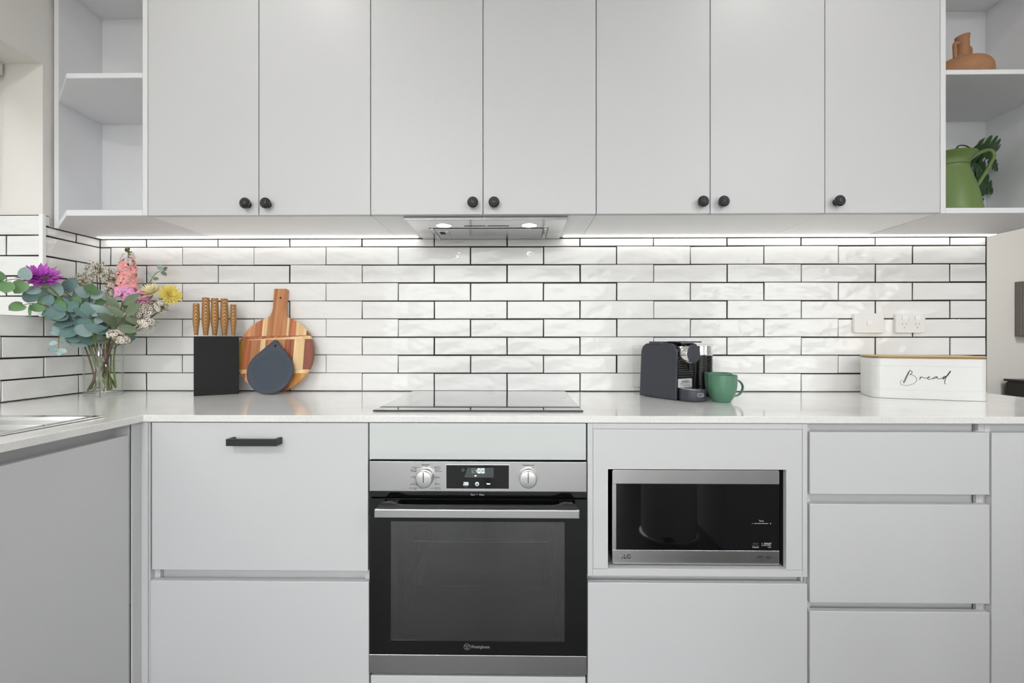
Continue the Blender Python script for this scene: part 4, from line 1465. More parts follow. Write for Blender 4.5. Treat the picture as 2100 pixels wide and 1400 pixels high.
bm_ = MB()
vs, fs = [], []
ov_pts = rrect(-0.012, 0.012, 0.020, 0.0305, 0.005)
for off_, zsc in ((0, 0),):
    pass
ring = [on_tray(u - 0.012, z, 0.0464) for u, z in ov_pts]
bm_.tube(ring, 0.0007, 5, closed=True)
part('mark_outline', bm_, 'print_white', tr_, local=True)
ang = -0.012 / 0.0463
text('mark_lettering', "De'Longhi", 0.0041, on_tray(-0.012, 0.0252, 0.0472), 'print_white', tr_, right=(-math.sin(ang), math.cos(ang), 0), up=(0, 0, 1), local=True)
tk = MB()
prof = [(-0.0890, -0.048), (-0.0890, 0.048), (-0.1300, 0.048), (-0.1430, 0.036), (-0.1430, -0.036), (-0.1300, -0.048)]
tk.prism(prof, 'z', 0.028, 0.190)
part('water_tank', tk, 'tank_plastic', cm, local=True, smooth=True)
part('tank_lid', MB().prism(prof, 'z', 0.1902, 0.1925), 'tank_plastic', cm, local=True)
part('tank_base', MB().prism([(x, y * 0.8) for x, y in prof], 'z', 0.001, 0.0275), 'tank_plastic', cm, local=True)

# milk frother behind the machine
fr_ = thing('milk_frother', 'black ribbed milk frother with a chrome collar and clear lid', 'milk frother', (0.7035, -0.128, ZC))
pr = [(0.044, 0.0006), (0.045, 0.004), (0.0445, 0.020)]
part('base', MB().lathe(pr, (0, 0, 0), 40), 'black_plastic', fr_, local=True, smooth=True)
pr = [(0.0415, 0.0202)]
for k in range(17):
    z = 0.022 + k * 0.0078
    pr += [(0.0415, z), (0.0445, z + 0.0012), (0.0445, z + 0.0046), (0.0415, z + 0.0058)]
pr += [(0.0415, 0.1552)]
part('ribbed_jug', MB().lathe(pr, (0, 0, 0), 40), 'black_plastic', fr_, local=True, smooth=True, angle=25)
part('collar', MB().lathe([(0.0440, 0.1554), (0.0450, 0.1580), (0.0425, 0.1690), (0.0420, 0.1725), (0.0420, 0.1905)], (0, 0, 0), 40), 'chrome', fr_, local=True, smooth=True)
part('lid', MB().lathe([(0.0425, 0.1907), (0.0455, 0.1915), (0.0455, 0.1960), (0.0400, 0.1985)], (0, 0, 0), 40), 'tank_plastic', fr_, local=True, smooth=True)


# green mugs
def mug(lab, x, y, ang):
    t = thing('mug', lab, 'mug', (x, y, ZC), ang, 'green mugs')
    R, H = 0.0484, 0.0935
    pr = [(0.0010, 0.0030), (0.0240, 0.0030), (0.0258, 0.0006), (0.0272, 0.0010), (0.0300, 0.0060), (0.0385, 0.0190), (0.0445, 0.0360), (0.0475, 0.0560), (R, 0.0800), (R, H - 0.001),
          (R - 0.0012, H), (R - 0.0032, H - 0.001), (R - 0.0036, 0.0780), (0.0435, 0.0560), (0.0405, 0.0380), (0.0340, 0.0210), (0.0240, 0.0100), (0.0010, 0.0080)]
    part('bowl', MB().lathe(pr, (0, 0, 0), 44, cap=False), 'mug_green', t, local=True, smooth=True)
    path = []
    for i in range(13):
        a = math.radians(75 - 165 * i / 12)
        path.append((0.0440 + 0.0310 * math.cos(a) * (1.0 if a > 0 else 0.98), 0, 0.0480 + 0.0285 * math.sin(a)))
    path[0] = (0.0450, 0, 0.0760)
    path[-1] = (0.0375, 0, 0.0180)
    mb = MB()
    sg = 10
    vs, fs = [], []
    n = len(path)
    for i, p in enumerate(path):
        a_, b_ = Vector(path[max(i - 1, 0)]), Vector(path[min(i + 1, n - 1)])
        d = (b_ - a_).normalized()
        nr = Vector((d.z, 0, -d.x))
        for k in range(sg):
            th = 2 * PI * k / sg
            vs.append(Vector(p) + nr * (0.0032 * math.cos(th)) + Vector((0, 1, 0)) * (0.0062 * math.sin(th)))
    for i in range(n - 1):
        for k in range(sg):
            fs.append((i * sg + k, i * sg + (k + 1) % sg, (i + 1) * sg + (k + 1) % sg, (i + 1) * sg + k))
    mb.add(vs, fs)
    part('handle', mb, 'mug_green', t, local=True, smooth=True)


mug('green mug in front with its curved handle showing', 0.7080, -0.3120, math.radians(6))
mug('green mug half hidden behind the other green mug', 0.7370, -0.2110, math.radians(35))

# ------------------------------------------------------------------ bread bin
bb = thing('bread_bin', 'white enamel bread bin with wooden lid and Bread lettering', 'bread bin', (1.5032, -0.1711, ZC), math.radians(-19.885))
part('body', MB().prism(rrect(-0.1675, 0.1675, -0.0825, 0.0825, 0.030, 8), 'z', 0.0006, 0.1470), 'bin_enamel', bb, local=True, bevel=0.0015)
part('lid', MB().prism(rrect(-0.1685, 0.1685, -0.0835, 0.0835, 0.031, 8), 'z', 0.1475, 0.1560), 'oak_lid', bb, local=True, bevel=0.0012)
part('lid_seal', MB().prism(rrect(-0.1695, 0.1695, -0.0845, 0.0845, 0.032, 8), 'z', 0.1488, 0.1528), 'oak_edge', bb, local=True)
for z in (0.034, 0.120):
    part('pressed_bead', MB().tube([(x, y, z) for x, y in rrect(-0.1675, 0.1675, -0.0825, 0.0825, 0.030, 8)], 0.0011, 6, closed=True), 'bin_enamel', bb, local=True, smooth=True)
STROKES = [
    [(-0.0694, 0.107), (-0.0699, 0.102), (-0.0735, 0.0975), (-0.0792, 0.0847), (-0.0842, 0.0714), (-0.0882, 0.0625), (-0.0877, 0.0581), (-0.0846, 0.0626), (-0.0797, 0.0759), (-0.0752, 0.0881), (-0.0717, 0.0981), (-0.0686, 0.102), (-0.0646, 0.1016), (-0.0628, 0.0978), (-0.0646, 0.0928), (-0.0708, 0.0877)],
    [(-0.0708, 0.0877), (-0.0628, 0.0876), (-0.0557, 0.0837), (-0.0509, 0.0773), (-0.0495, 0.0702), (-0.0517, 0.0636), (-0.0575, 0.0568), (-0.0663, 0.0522), (-0.0752, 0.0495), (-0.0824, 0.0489), (-0.0904, 0.0497), (-0.0958, 0.0523), (-0.098, 0.0566), (-0.0971, 0.0622), (-0.0927, 0.0684)],
    [(-0.0412, 0.071), (-0.039, 0.0782), (-0.0386, 0.0815), (-0.0394, 0.076), (-0.0364, 0.0799), (-0.0337, 0.0816), (-0.0311, 0.0795), (-0.0259, 0.078), (-0.0198, 0.0782), (-0.0154, 0.0788), (-0.0124, 0.0811), (-0.0124, 0.0822), (-0.0154, 0.0816), (-0.0176, 0.0777), (-0.0167, 0.0739), (-0.012, 0.0733), (-0.005, 0.0759)],
    [(-0.005, 0.0759), (-0.0016, 0.0792), (0.0036, 0.0821), (0.0088, 0.0822), (0.0053, 0.0794), (-0.0007, 0.0755), (-0.0024, 0.0747), (0.0036, 0.0783), (0.0096, 0.0828), (0.0096, 0.0774), (0.0122, 0.0753), (0.0174, 0.0755), (0.0242, 0.0794)],
    [(0.0242, 0.0794), (0.0293, 0.0844), (0.0344, 0.0851), (0.031, 0.0802), (0.0268, 0.0752), (0.0255, 0.0762), (0.0293, 0.0812), (0.037, 0.0857), (0.0421, 0.0933), (0.0463, 0.1004), (0.0467, 0.1042), (0.0446, 0.102), (0.0404, 0.0944), (0.0361, 0.0857), (0.0323, 0.0748), (0.0306, 0.064), (0.0314, 0.0598), (0.0336, 0.0577)]]


wd = MB()
for k, st_ in enumerate(STROKES):
    pp = smooth_path(st_)
    wdt = [0.0011 if k == 1 else 0.0018] * len(pp)
    wd.ribbon([(q.x + 0.0115, -0.0830 - 0.00006 * k, q.y) for q in pp], wdt, (0, -1, 0))
part('bread_lettering', wd, 'print_black', bb, local=True)

# ------------------------------------------------------------------ clay vessel and green jug
cv_ = thing('clay_vessel', 'small terracotta vessel with two looped handles on the upper shelf', 'vase', (1.652, -0.17, 2.0186))
pr = [(0.052, 0.0006), (0.060, 0.004), (0.084, 0.040), (0.0955, 0.080), (0.094, 0.115), (0.082, 0.140), (0.060, 0.155), (0.032, 0.163), (0.0235, 0.170), (0.0215, 0.180)]
pr = [(q.x, q.y) for q in smooth_path([(r_, z_ * 0.85) for r_, z_ in pr], 5)]
part('belly', MB().lathe(pr, (0, 0, 0), 48), 'terracotta', cv_, local=True, smooth=True)
nk = MB()
vs, fs = [], []
sg = 28
for (r, z, tilt) in ((0.0245, 0.136, 0), (0.0210, 0.165, 0), (0.0205, 0.215, 0.04), (0.0222, 0.2330, 0.14), (0.0195, 0.2345, 0.14), (0.0165, 0.205, 0)):
    for i in range(sg):
        a = 2 * PI * i / sg
        x = r * math.cos(a)
        vs.append((x + 0.012, r * math.sin(a), z + tilt * x))
for j in range(5):
    for i in range(sg):
        fs.append((j * sg + i, j * sg + (i + 1) % sg, (j + 1) * sg + (i + 1) % sg, (j + 1) * sg + i))
nk.add(vs, fs)
part('neck', nk, 'terracotta', cv_, local=True, smooth=True)
part('handle', MB().tube(smooth_path([(-0.008, -0.006, 0.200), (-0.018, -0.008, 0.203), (-0.0235, -0.008, 0.196), (-0.0245, -0.010, 0.172), (-0.0270, -0.014, 0.134)], 4), 0.0068, 10), 'terracotta', cv_, local=True, smooth=True)
part('handle', MB().tube(smooth_path([(0.030, 0.006, 0.194), (0.040, 0.006, 0.196), (0.0475, 0.006, 0.188), (0.0485, 0.006, 0.168), (0.0480, 0.006, 0.134)], 4), 0.0060, 10), 'terracotta', cv_, local=True, smooth=True)

jx = 1.606
jg = thing('enamel_jug', 'matte green enamel jug with a looped handle on the lower shelf', 'jug', (jx, -0.17, 1.5565))
pr = [(0.1080, 0.0006), (0.1130, 0.003), (0.1120, 0.040), (0.0990, 0.110), (0.0850, 0.165), (0.0735, 0.205), (0.0690, 0.225), (0.0720, 0.240), (0.0830, 0.258), (0.0945, 0.270), (0.0955, 0.2725), (0.0930, 0.2725), (0.0800, 0.256), (0.0670, 0.228), (0.0700, 0.205), (0.0950, 0.110), (0.1070, 0.010), (0.001, 0.006)]
pr = [(r_ * 0.90, z_ * 0.895) for r_, z_ in pr]
part('body', MB().lathe(pr, (0, 0, 0), 52), 'jug_green', jg, local=True, smooth=True, angle=60)
hp = smooth_path([(0.060, 0, 0.205), (0.094, 0, 0.240), (0.134, 0, 0.2640), (0.162, 0, 0.2670), (0.174, 0, 0.2470), (0.158, 0, 0.2110), (0.128, 0, 0.1600), (0.086, 0, 0.0980)], 5)
part('handle', MB().tube(hp, 0.0065, 10), 'jug_green', jg, local=True, smooth=True)
part('neck_band', MB().tube([(0.0632 * math.cos(2 * PI * i / 40), 0.0632 * math.sin(2 * PI * i / 40), 0.202) for i in range(40)], 0.0022, 6, closed=True), 'jug_green', jg, local=True, smooth=True)


# ------------------------------------------------------------------ leaves and flowers
def leaf_mesh(name, L, W, m, pointed=0.0, curl=0.15, fold=0.12, lobes=0, nx=7):
    """blade along +y from the stalk at the origin, face towards +z"""
    mb = MB()
    cols = (-1.0, -0.55, 0.0, 0.55, 1.0)
    for i in range(nx + 1):
        t_ = i / nx
        w = math.sin(PI * min(1.0, t_ * 0.94 + 0.06) ** (0.85 + pointed * 0.3)) ** (0.55 + pointed * 0.35) * W / 2
        if lobes and 0 < i < nx:
            w *= 1.0 - 0.45 * (i % 2)
        for c_ in cols:
            z = fold * W * abs(c_) ** 1.3 * 0.5 - curl * L * t_ * t_
            mb.v.append((c_ * w, L * t_, z))
    k = len(cols)
    for i in range(nx):
        for j in range(k - 1):
            mb.f.append((i * k + j, i * k + j + 1, (i + 1) * k + j + 1, (i + 1) * k + j))
    me = mb.mesh(name, True, 60)
    me.materials.append(MATS[m])
    return me


def orient(direction, normal):
    y = Vector(direction).normalized()
    z = Vector(normal)
    z = z - y * z.dot(y)
    z = z.normalized() if z.length > 1e-5 else y.orthogonal().normalized()
    x = y.cross(z)
    return Matrix((x, y, z)).transposed().to_4x4()


def place(name, me, parent, pos, direction, normal, scale=1.0):
    o = bpy.data.objects.new(name, me)
    COL.objects.link(o)
    o.parent = parent
    r = root_matrix(parent)
    o.matrix_basis = r.inverted() @ (Matrix.Translation(pos) @ orient(direction, normal) @ Matrix.Scale(scale, 4))
    return o


CAMV = Vector((0.68, -0.73, 0.02))      # from the vase towards the middle of the room
VX, VY = -1.610, -0.151

# glass vase with water
vs_ = thing('glass_vase', 'clear cylindrical glass vase half filled with water', 'vase', (VX, VY, ZC))
R = 0.0604
part('wall', MB().lathe([(R - 0.003, 0.0005), (R, 0.003), (R, 0.189), (R - 0.0008, 0.190), (R - 0.0025, 0.189), (R - 0.0025, 0.012), (0.001, 0.011)], (0, 0, 0), 56, cap=False), 'vase_glass', vs_, local=True, smooth=True)
part('base', MB().lathe([(R - 0.004, 0.0008), (R - 0.0015, 0.004), (R - 0.0030, 0.0105)], (0, 0, 0), 48), 'vase_glass', vs_, local=True, smooth=True)
part('water', MB().lathe([(R - 0.0034, 0.0125), (R - 0.0030, 0.016), (R - 0.0030, 0.1335), (R - 0.0040, 0.1340)], (0, 0, 0), 48), 'vase_water', vs_, local=True, smooth=True)

EUC = {}
for cname in ('euc_blue', 'euc_teal', 'euc_green', 'euc_pale', 'euc_olive'):
    EUC[cname] = [leaf_mesh('leaf', 0.060, 0.052, cname, 0.0, c_, f_) for c_, f_ in ((0.10, 0.10), (0.25, 0.2), (-0.1, 0.16))]
    EUC[cname + '_long'] = [leaf_mesh('leaf', 0.082, 0.040, cname, 0.7, c_, 0.15) for c_ in (0.12, 0.3)]


def stem_in_vase(end, k):
    """foot of a stem inside the vase water, opposite the way it leans"""
    a = 2.399 * k
    r = 0.049 * (0.35 + 0.65 * ((k * 37) % 10) / 9)
    return (VX + r * math.cos(a), VY + r * math.sin(a), ZC + 0.018 + 0.004 * (k % 3))


stem_no = [0]


def stalk(root, path, r0, r1, m):
    stem_no[0] += 1
    foot = stem_in_vase(path[-1], stem_no[0])
    a = 2.399 * stem_no[0] + 2.6
    neck = (VX + (path[0][0] - VX) * 0.5, VY + (path[0][1] - VY) * 0.5, ZC + 0.15)
    full = smooth_path([foot, neck] + list(path), 5)
    n = len(full)
    part('stem', MB().tube(full, [r0 + (r1 - r0) * i / (n - 1) for i in range(n)], 8), m, root, smooth=True)
    return full


def branch(label, pts, cols, sizes, gap=0.026, seed=1, long=False, spread=0.95, group='eucalyptus branches', tip=True):
    rnd = random.Random(seed)
    t = thing('eucalyptus_branch', label, 'branch', (VX, VY, ZC + 0.016), group=group)
    path = stalk(t, pts[1:], 0.0032, 0.0010, 'stem_green' if seed % 2 else 'stem_brown')
    # leaves from above the rim outwards
    acc, last, side = 0.0, None, 0
    total = sum((path[i + 1] - path[i]).length for i in range(len(path) - 1))
    run = 0.0
    for i in range(1, len(path)):
        seg_ = (path[i] - path[i - 1])
        run += seg_.length
        acc += seg_.length
        if (path[i].z < ZC + 0.20 and math.hypot(path[i].x - VX, path[i].y - VY) < 0.085) or acc < gap:
            continue
        acc = 0.0
        d = seg_.normalized()
        f_ = run / total
        for s_ in (-1, 1):
            th = rnd.uniform(0, PI)
            sidev = d.cross(CAMV)
            sidev = sidev.normalized() if sidev.length > 0.1 else Vector((0, 0, 1))
            dirv = (sidev * s_ * spread + d * rnd.uniform(0.1, 0.7) + CAMV * rnd.uniform(-0.25, 0.45))
            nrm = CAMV * rnd.uniform(0.5, 1.0) + Vector((0, 0, 1)) * rnd.uniform(0.1, 0.9) + Vector((rnd.uniform(-.5, .5), rnd.uniform(-.3, .3), rnd.uniform(-.4, .4)))
            cn = rnd.choice(cols)
            me = rnd.choice(EUC[cn + ('_long' if long else '')])
            sc = (sizes[0] + (sizes[1] - sizes[0]) * f_) * rnd.uniform(0.85, 1.12)
            place('leaf', me, t, path[i] + dirv.normalized() * 0.004, dirv, nrm, sc)
    if tip:
        place('leaf', rnd.choice(EUC[cols[0] + ('_long' if long else '')]), t, path[-1], path[-1] - path[-3], CAMV + Vector((0, 0, .4)), sizes[1])
    return t


branch('green eucalyptus branch reaching furthest out along the window recess', [(-1.635, -0.15, 1.042), (-1.664, -0.19, 1.183), (-1.689, -0.25, 1.261), (-1.698, -0.32, 1.306), (-1.713, -0.37, 1.322), (-1.727, -0.41, 1.307)], ['euc_green', 'euc_blue', 'euc_green'], (0.95, 0.80), 0.040, 1)
branch('eucalyptus branch with a bright green tip below the purple flower', [(-1.63, -0.16, 1.042), (-1.663, -0.22, 1.172), (-1.695, -0.28, 1.232), (-1.717, -0.31, 1.244), (-1.722, -0.34, 1.236)], ['euc_green', 'euc_green', 'euc_teal'], (0.85, 0.75), 0.034, 2)
branch('blue-grey eucalyptus branch right behind the purple flower', [(-1.635, -0.15, 1.042), (-1.664, -0.17, 1.183), (-1.685, -0.195, 1.266), (-1.700, -0.23, 1.300), (-1.708, -0.25, 1.296)], ['euc_blue', 'euc_teal', 'euc_blue'], (0.95, 0.95), 0.030, 3)
branch('upright eucalyptus branch with pale round leaves amid the wax flowers', [(-1.629, -0.15, 1.042), (-1.645, -0.16, 1.184), (-1.649, -0.17, 1.259), (-1.626, -0.19, 1.290)], ['euc_green', 'euc_blue', 'euc_pale'], (0.95, 0.90), 0.034, 4)
branch('drooping eucalyptus twig with small pale blue leaves beside the vase', [(-1.635, -0.16, 1.042), (-1.655, -0.2, 1.173), (-1.672, -0.23, 1.167), (-1.685, -0.25, 1.127), (-1.679, -0.26, 1.082)], ['euc_pale', 'euc_pale', 'euc_blue'], (0.70, 0.42), 0.020, 5)
branch('long-leaved grey gum branch under the pink flower', [(-1.625, -0.15, 1.042), (-1.561, -0.2, 1.145), (-1.498, -0.23, 1.208), (-1.453, -0.24, 1.244)], ['euc_olive', 'euc_blue', 'euc_olive'], (1.05, 0.80), 0.040, 6, True)
branch('long-leaved grey gum branch beside the wax flowers at the open end', [(-1.625, -0.15, 1.042), (-1.543, -0.2, 1.127), (-1.480, -0.235, 1.171), (-1.440, -0.245, 1.205)], ['euc_olive', 'euc_teal', 'euc_olive'], (1.05, 0.85), 0.042, 8, True)
branch('thin grey eucalyptus sprig rising highest toward the knife block', [(-1.625, -0.14, 1.042), (-1.555, -0.12, 1.204), (-1.492, -0.09, 1.323), (-1.464, -0.08, 1.379), (-1.43, -0.08, 1.397)], ['euc_olive', 'euc_pale', 'euc_olive'], (0.32, 0.36), 0.040, 9)
branch('dark teal eucalyptus branch low over the vase rim', [(-1.626, -0.16, 1.042), (-1.617, -0.2, 1.109), (-1.626, -0.23, 1.145), (-1.644, -0.24, 1.181), (-1.66, -0.25, 1.22)], ['euc_teal', 'euc_teal', 'euc_blue'], (0.95, 0.95), 0.024, 10)
branch('dark teal eucalyptus branch standing central over the vase', [(-1.613, -0.17, 1.043), (-1.585, -0.22, 1.109), (-1.570, -0.235, 1.163), (-1.580, -0.24, 1.208)], ['euc_teal', 'euc_blue', 'euc_teal'], (0.95, 0.85), 0.026, 11)


def fan_flower(root, c, axis, petals, rings, m, length, width, pointed=0.8, cup=0.5, seed=1, curl=0.15):
    """composite bloom: rings of separate petals around the axis"""
    rnd = random.Random(seed)
    me = leaf_mesh('petal', length, width, m, pointed, curl, 0.35, 0, 5)
    ax = Vector(axis).normalized()
    u = ax.orthogonal().normalized()
    w = ax.cross(u)
    for j, (n, tilt, sc) in enumerate(rings):
        for i in range(n):
            a = 2 * PI * (i + 0.5 * (j % 2)) / n + rnd.uniform(-0.08, 0.08)
            rad = u * math.cos(a) + w * math.sin(a)
            d = rad * math.cos(tilt) + ax * math.sin(tilt)
            nrm = ax * math.cos(tilt) - rad * math.sin(tilt)
            place('petal', me, root, Vector(c) + rad * 0.004 + ax * (0.002 * j), d, nrm, sc * rnd.uniform(0.9, 1.08))


# purple dahlia
c = Vector((-1.703, -0.300, 1.332))
ax = Vector((0.42, -0.55, 0.72))
t = thing('dahlia', 'spiky magenta purple dahlia leaning out by the window recess', 'flower', (VX, VY, ZC + 0.016))
stalk(t, [(-1.632, -0.17, 1.10), (-1.655, -0.22, 1.21), (-1.692, -0.285, 1.31), tuple(c - ax.normalized() * 0.008)], 0.0042, 0.0024, 'stem_green')
fan_flower(t, c, ax, 0, [(16, 0.05, 1.0), (15, 0.32, 0.98), (13, 0.60, 0.9), (10, 0.88, 0.72), (7, 1.15, 0.5)], 'petal_purple', 0.056, 0.0155, 0.9, seed=3, curl=-0.10)
part('calyx', MB().lathe([(0.003, -0.016), (0.012, -0.008), (0.013, 0.0)], (0, 0, 0), 16), 'stem_green', t, local=True, smooth=True).matrix_basis = root_matrix(t).inverted() @ Matrix.Translation(c) @ ax.to_track_quat('Z', 'Y').to_matrix().to_4x4()


def ruffle_mesh(name, R_, m, seed, petals=5):
    rnd = random.Random(seed)
    mb = MB()
    nr, na = 5, 22
    ph = rnd.uniform(0, 6)
    for j in range(nr + 1):
        t_ = j / nr
        for i in range(na):
            a = 2 * PI * i / na
            r = R_ * (0.10 + 0.90 * t_) * (1 + 0.16 * t_ * math.sin(petals * a + ph))
            z = R_ * (0.15 + 0.75 * t_ ** 0.6 - 0.55 * t_ ** 3) + R_ * 0.20 * t_ * math.sin(petals * 2 * a + ph * 2 + 1.0)
            mb.v.append((r * math.cos(a), r * math.sin(a), z))
    for j in range(nr):
        for i in range(na):
            mb.f.append((j * na + i, j * na + (i + 1) % na, (j + 1) * na + (i + 1) % na, (j + 1) * na + i))
    me = mb.mesh(name, True, 80)
    me.materials.append(MATS[m])
    return me


# snapdragon spike
t = thing('snapdragon', 'tall coral pink snapdragon spike with pale tip', 'flower', (VX, VY, ZC + 0.016))
pth = stalk(t, [(-1.595, -0.14, 1.12), (-1.556, -0.125, 1.26), (-1.546, -0.115, 1.36), (-1.548, -0.11, 1.445), (-1.549, -0.108, 1.472)], 0.0030, 0.0014, 'stem_green')
cor = [ruffle_mesh('blossom', 0.027, 'petal_coral', k, 5) for k in range(4)]
blu = [ruffle_mesh('blossom', 0.019, 'petal_blush', k + 9, 4) for k in range(2)]
rnd = random.Random(5)
for k in range(22):
    f_ = k / 21
    z = 1.292 + f_ * 0.155
    a = k * 2.399
    ctr = Vector((-1.546 - 0.003 * f_, -0.122 + 0.012 * f_, z))
    rad = Vector((math.cos(a), math.sin(a), 0.05))
    if rad.dot(CAMV) < -0.75:
        continue
    sc = 1.0 - 0.28 * f_
    me = rnd.choice(cor) if f_ < 0.80 else rnd.choice(blu)
    place('blossom', me, t, ctr + rad * 0.017 * sc, Vector((-math.sin(a), math.cos(a), rnd.uniform(-.4, .4))), rad + Vector((0, 0, 0.35)) + CAMV * 0.3, sc * rnd.uniform(0.85, 1.1))
for k in range(6):
    a = k * 1.1
    place('bud', leaf_mesh('bud', 0.014, 0.009, 'stem_green', 0.6, -0.2, 0.6), t, (-1.549 + 0.005 * math.cos(a), -0.108 + 0.005 * math.sin(a), 1.45 + 0.004 * k), (math.cos(a) * .5, math.sin(a) * .5, 1), CAMV)

# pink carnations
for lab, cc, sz, sd in (('full ruffled pink carnation bloom beside the yellow flowers', (-1.462, -0.172, 1.272), 1.0, 21), ('smaller ruffled pink carnation bloom under the snapdragon', (-1.512, -0.165, 1.290), 0.86, 22)):
    c = Vector(cc)
    t = thing('carnation', lab, 'flower', (VX, VY, ZC + 0.016), group='pink carnations')
    stalk(t, [(-1.59, -0.155, 1.11), (-1.54, -0.165, 1.20), tuple(c + Vector((-0.01, 0, -0.02)))], 0.0038, 0.0024, 'stem_green')
    rnd = random.Random(sd)
    ms = [ruffle_mesh('petal', 0.025, 'petal_pink', sd * 5 + k, 6) for k in range(3)]
    for k in range(15):
        v = Vector((rnd.gauss(0, 1), rnd.gauss(0, 1), rnd.gauss(0.5, 0.8)))
        v = (v.normalized() + CAMV * 0.5).normalized()
        place('petal', rnd.choice(ms), t, c + Vector((v.x * 0.026, v.y * 0.022, v.z * 0.018)) * sz, v.orthogonal(), v, sz * rnd.uniform(0.7, 1.0))

# chrysanthemums
for lab, cc, ax, m, ln, sd in (('yellow chrysanthemum with thin petals seen side on', (-1.352, -0.150, 1.288), (0.75, -0.5, 0.2), 'petal_yellow', 0.041, 31), ('cream chrysanthemum tucked beside the yellow one', (-1.412, -0.165, 1.294), (-0.1, -0.55, 0.75), 'petal_cream', 0.042, 32)):
    c = Vector(cc)
    t = thing('chrysanthemum', lab, 'flower', (VX, VY, ZC + 0.016))
    stalk(t, [(-1.58, -0.15, 1.11), (-1.47, -0.16, 1.22), tuple(c - Vector(ax).normalized() * 0.01)], 0.0026, 0.0022, 'stem_green')
    fan_flower(t, c, ax, 0, [(18, 0.0, 1.0), (16, 0.35, 0.95), (13, 0.7, 0.85), (9, 1.05, 0.7)], m, ln, 0.0095, 0.5, seed=sd, curl=-0.12)


# wax flower sprays: countless tiny blooms on wiry stems
def wax_flowers(lab, blobs, n, foot, seed, fs_=0.0062, leafy=0.7):
    rnd = random.Random(seed)
    t = thing('waxflower_spray', lab, 'flower', (VX, VY, ZC + 0.016), group='wax flower sprays')
    pet, eye, lf, st2 = MB(), MB(), MB(), MB()
    c0 = Vector(blobs[0][0])
    stalk(t, [foot, tuple((Vector(foot) + c0) / 2 + Vector((0.004, 0, -0.005))), tuple(c0 - Vector((0, 0, 0.02)))], 0.0022, 0.0014, 'stem_brown')
    hub = c0 - Vector((0, 0, 0.05))
    for bc_, ext in blobs:
        bc_ = Vector(bc_)
        for k in range(n):
            v = Vector((rnd.gauss(0, 1), rnd.gauss(0, 1), rnd.gauss(0, 1))).normalized() * rnd.uniform(0.35, 1.0) ** 0.6
            p = bc_ + Vector((v.x * ext[0], v.y * ext[1], v.z * ext[2]))
            nr = (v * 0.8 + CAMV * 0.7 + Vector((0, 0, 0.35))).normalized()
            M = Matrix.Translation(p) @ orient(nr.orthogonal(), nr)
            s_ = fs_ * rnd.uniform(0.8, 1.15)
            for q in range(5):
                a = 2 * PI * q / 5
                ca, sa = math.cos(a), math.sin(a)
                cb_, sb = math.cos(a + 0.5), math.sin(a + 0.5)
                cd, sd_ = math.cos(a - 0.5), math.sin(a - 0.5)
                pet.add([M @ Vector((0.25 * s_ * ca, 0.25 * s_ * sa, 0)), M @ Vector((0.75 * s_ * cd, 0.75 * s_ * sd_, 0.1 * s_)), M @ Vector((1.05 * s_ * ca, 1.05 * s_ * sa, 0.2 * s_)), M @ Vector((0.75 * s_ * cb_, 0.75 * s_ * sb, 0.1 * s_))], [(0, 1, 2, 3)])
            eye.add([M @ Vector((0.25 * s_ * math.cos(2 * PI * q / 6), 0.25 * s_ * math.sin(2 * PI * q / 6), 0.12 * s_)) for q in range(6)], [(0, 1, 2, 3, 4, 5)])
            if k % 5 == 0:
                st2.tube([bc_ - Vector((0, 0, ext[2] * 0.6)), (p + bc_) / 2 - Vector((0, 0, ext[2] * 0.3)), p], 0.0008, 4)
            for _ in range(2):
                if rnd.random() < leafy:
                    d = Vector((rnd.gauss(0, 1), rnd.gauss(0, 1), rnd.gauss(0.6, 0.8))).normalized()
                    s2 = d.orthogonal().normalized() * 0.0013
                    b0 = p - nr * 0.006 + Vector((rnd.gauss(0, .006), rnd.gauss(0, .006), rnd.gauss(-0.004, .006)))
                    lf.add([b0, b0 + d * 0.008 + s2, b0 + d * 0.018, b0 + d * 0.008 - s2], [(0, 1, 2, 3)])
        st2.tube(smooth_path([Vector(foot), (Vector(foot) + bc_) / 2 - Vector((0, 0, 0.012)), bc_ - Vector((0, 0, ext[2] * 0.6))], 4), 0.0012, 5)
    for nm, mb, m in (('florets', pet, 'wax_white'), ('floret_eyes', eye, 'wax_eye'), ('needle_leaves', lf, 'wax_leaf'), ('twigs', st2, 'stem_brown')):
        o = part(nm, mb, m, t)
        o['kind'] = 'stuff'


wax_flowers('tall wax flower spray rising in the corner behind the eucalyptus', [((-1.668, -0.118, 1.395), (0.040, 0.03, 0.035)), ((-1.612, -0.118, 1.365), (0.034, 0.03, 0.032)), ((-1.708, -0.135, 1.345), (0.028, 0.03, 0.03)), ((-1.590, -0.13, 1.310), (0.028, 0.03, 0.028))], 85, (-1.625, -0.145, 1.10), 41, 0.0052, 1.0)
wax_flowers('dense white wax flower spray at the open side below the carnation', [((-1.415, -0.205, 1.222), (0.034, 0.03, 0.032)), ((-1.405, -0.2, 1.180), (0.024, 0.025, 0.022))], 130, (-1.56, -0.17, 1.10), 42, 0.0066, 0.7)
wax_flowers('low white wax flower spray just above the vase rim', [((-1.500, -0.222, 1.135), (0.030, 0.02, 0.020)), ((-1.480, -0.215, 1.115), (0.024, 0.02, 0.014))], 70, (-1.57, -0.18, 1.08), 43, 0.0064, 0.6)
wax_flowers('small wax flower spray under the yellow chrysanthemum', [((-1.372, -0.17, 1.245), (0.026, 0.02, 0.022))], 90, (-1.56, -0.16, 1.10), 44, 0.0060, 1.0)

# monstera cutting standing in the green jug
ml = thing('monstera_cutting', 'dark glossy monstera leaves spilling out of the green jug', 'plant', (1.63, -0.15, 1.575))


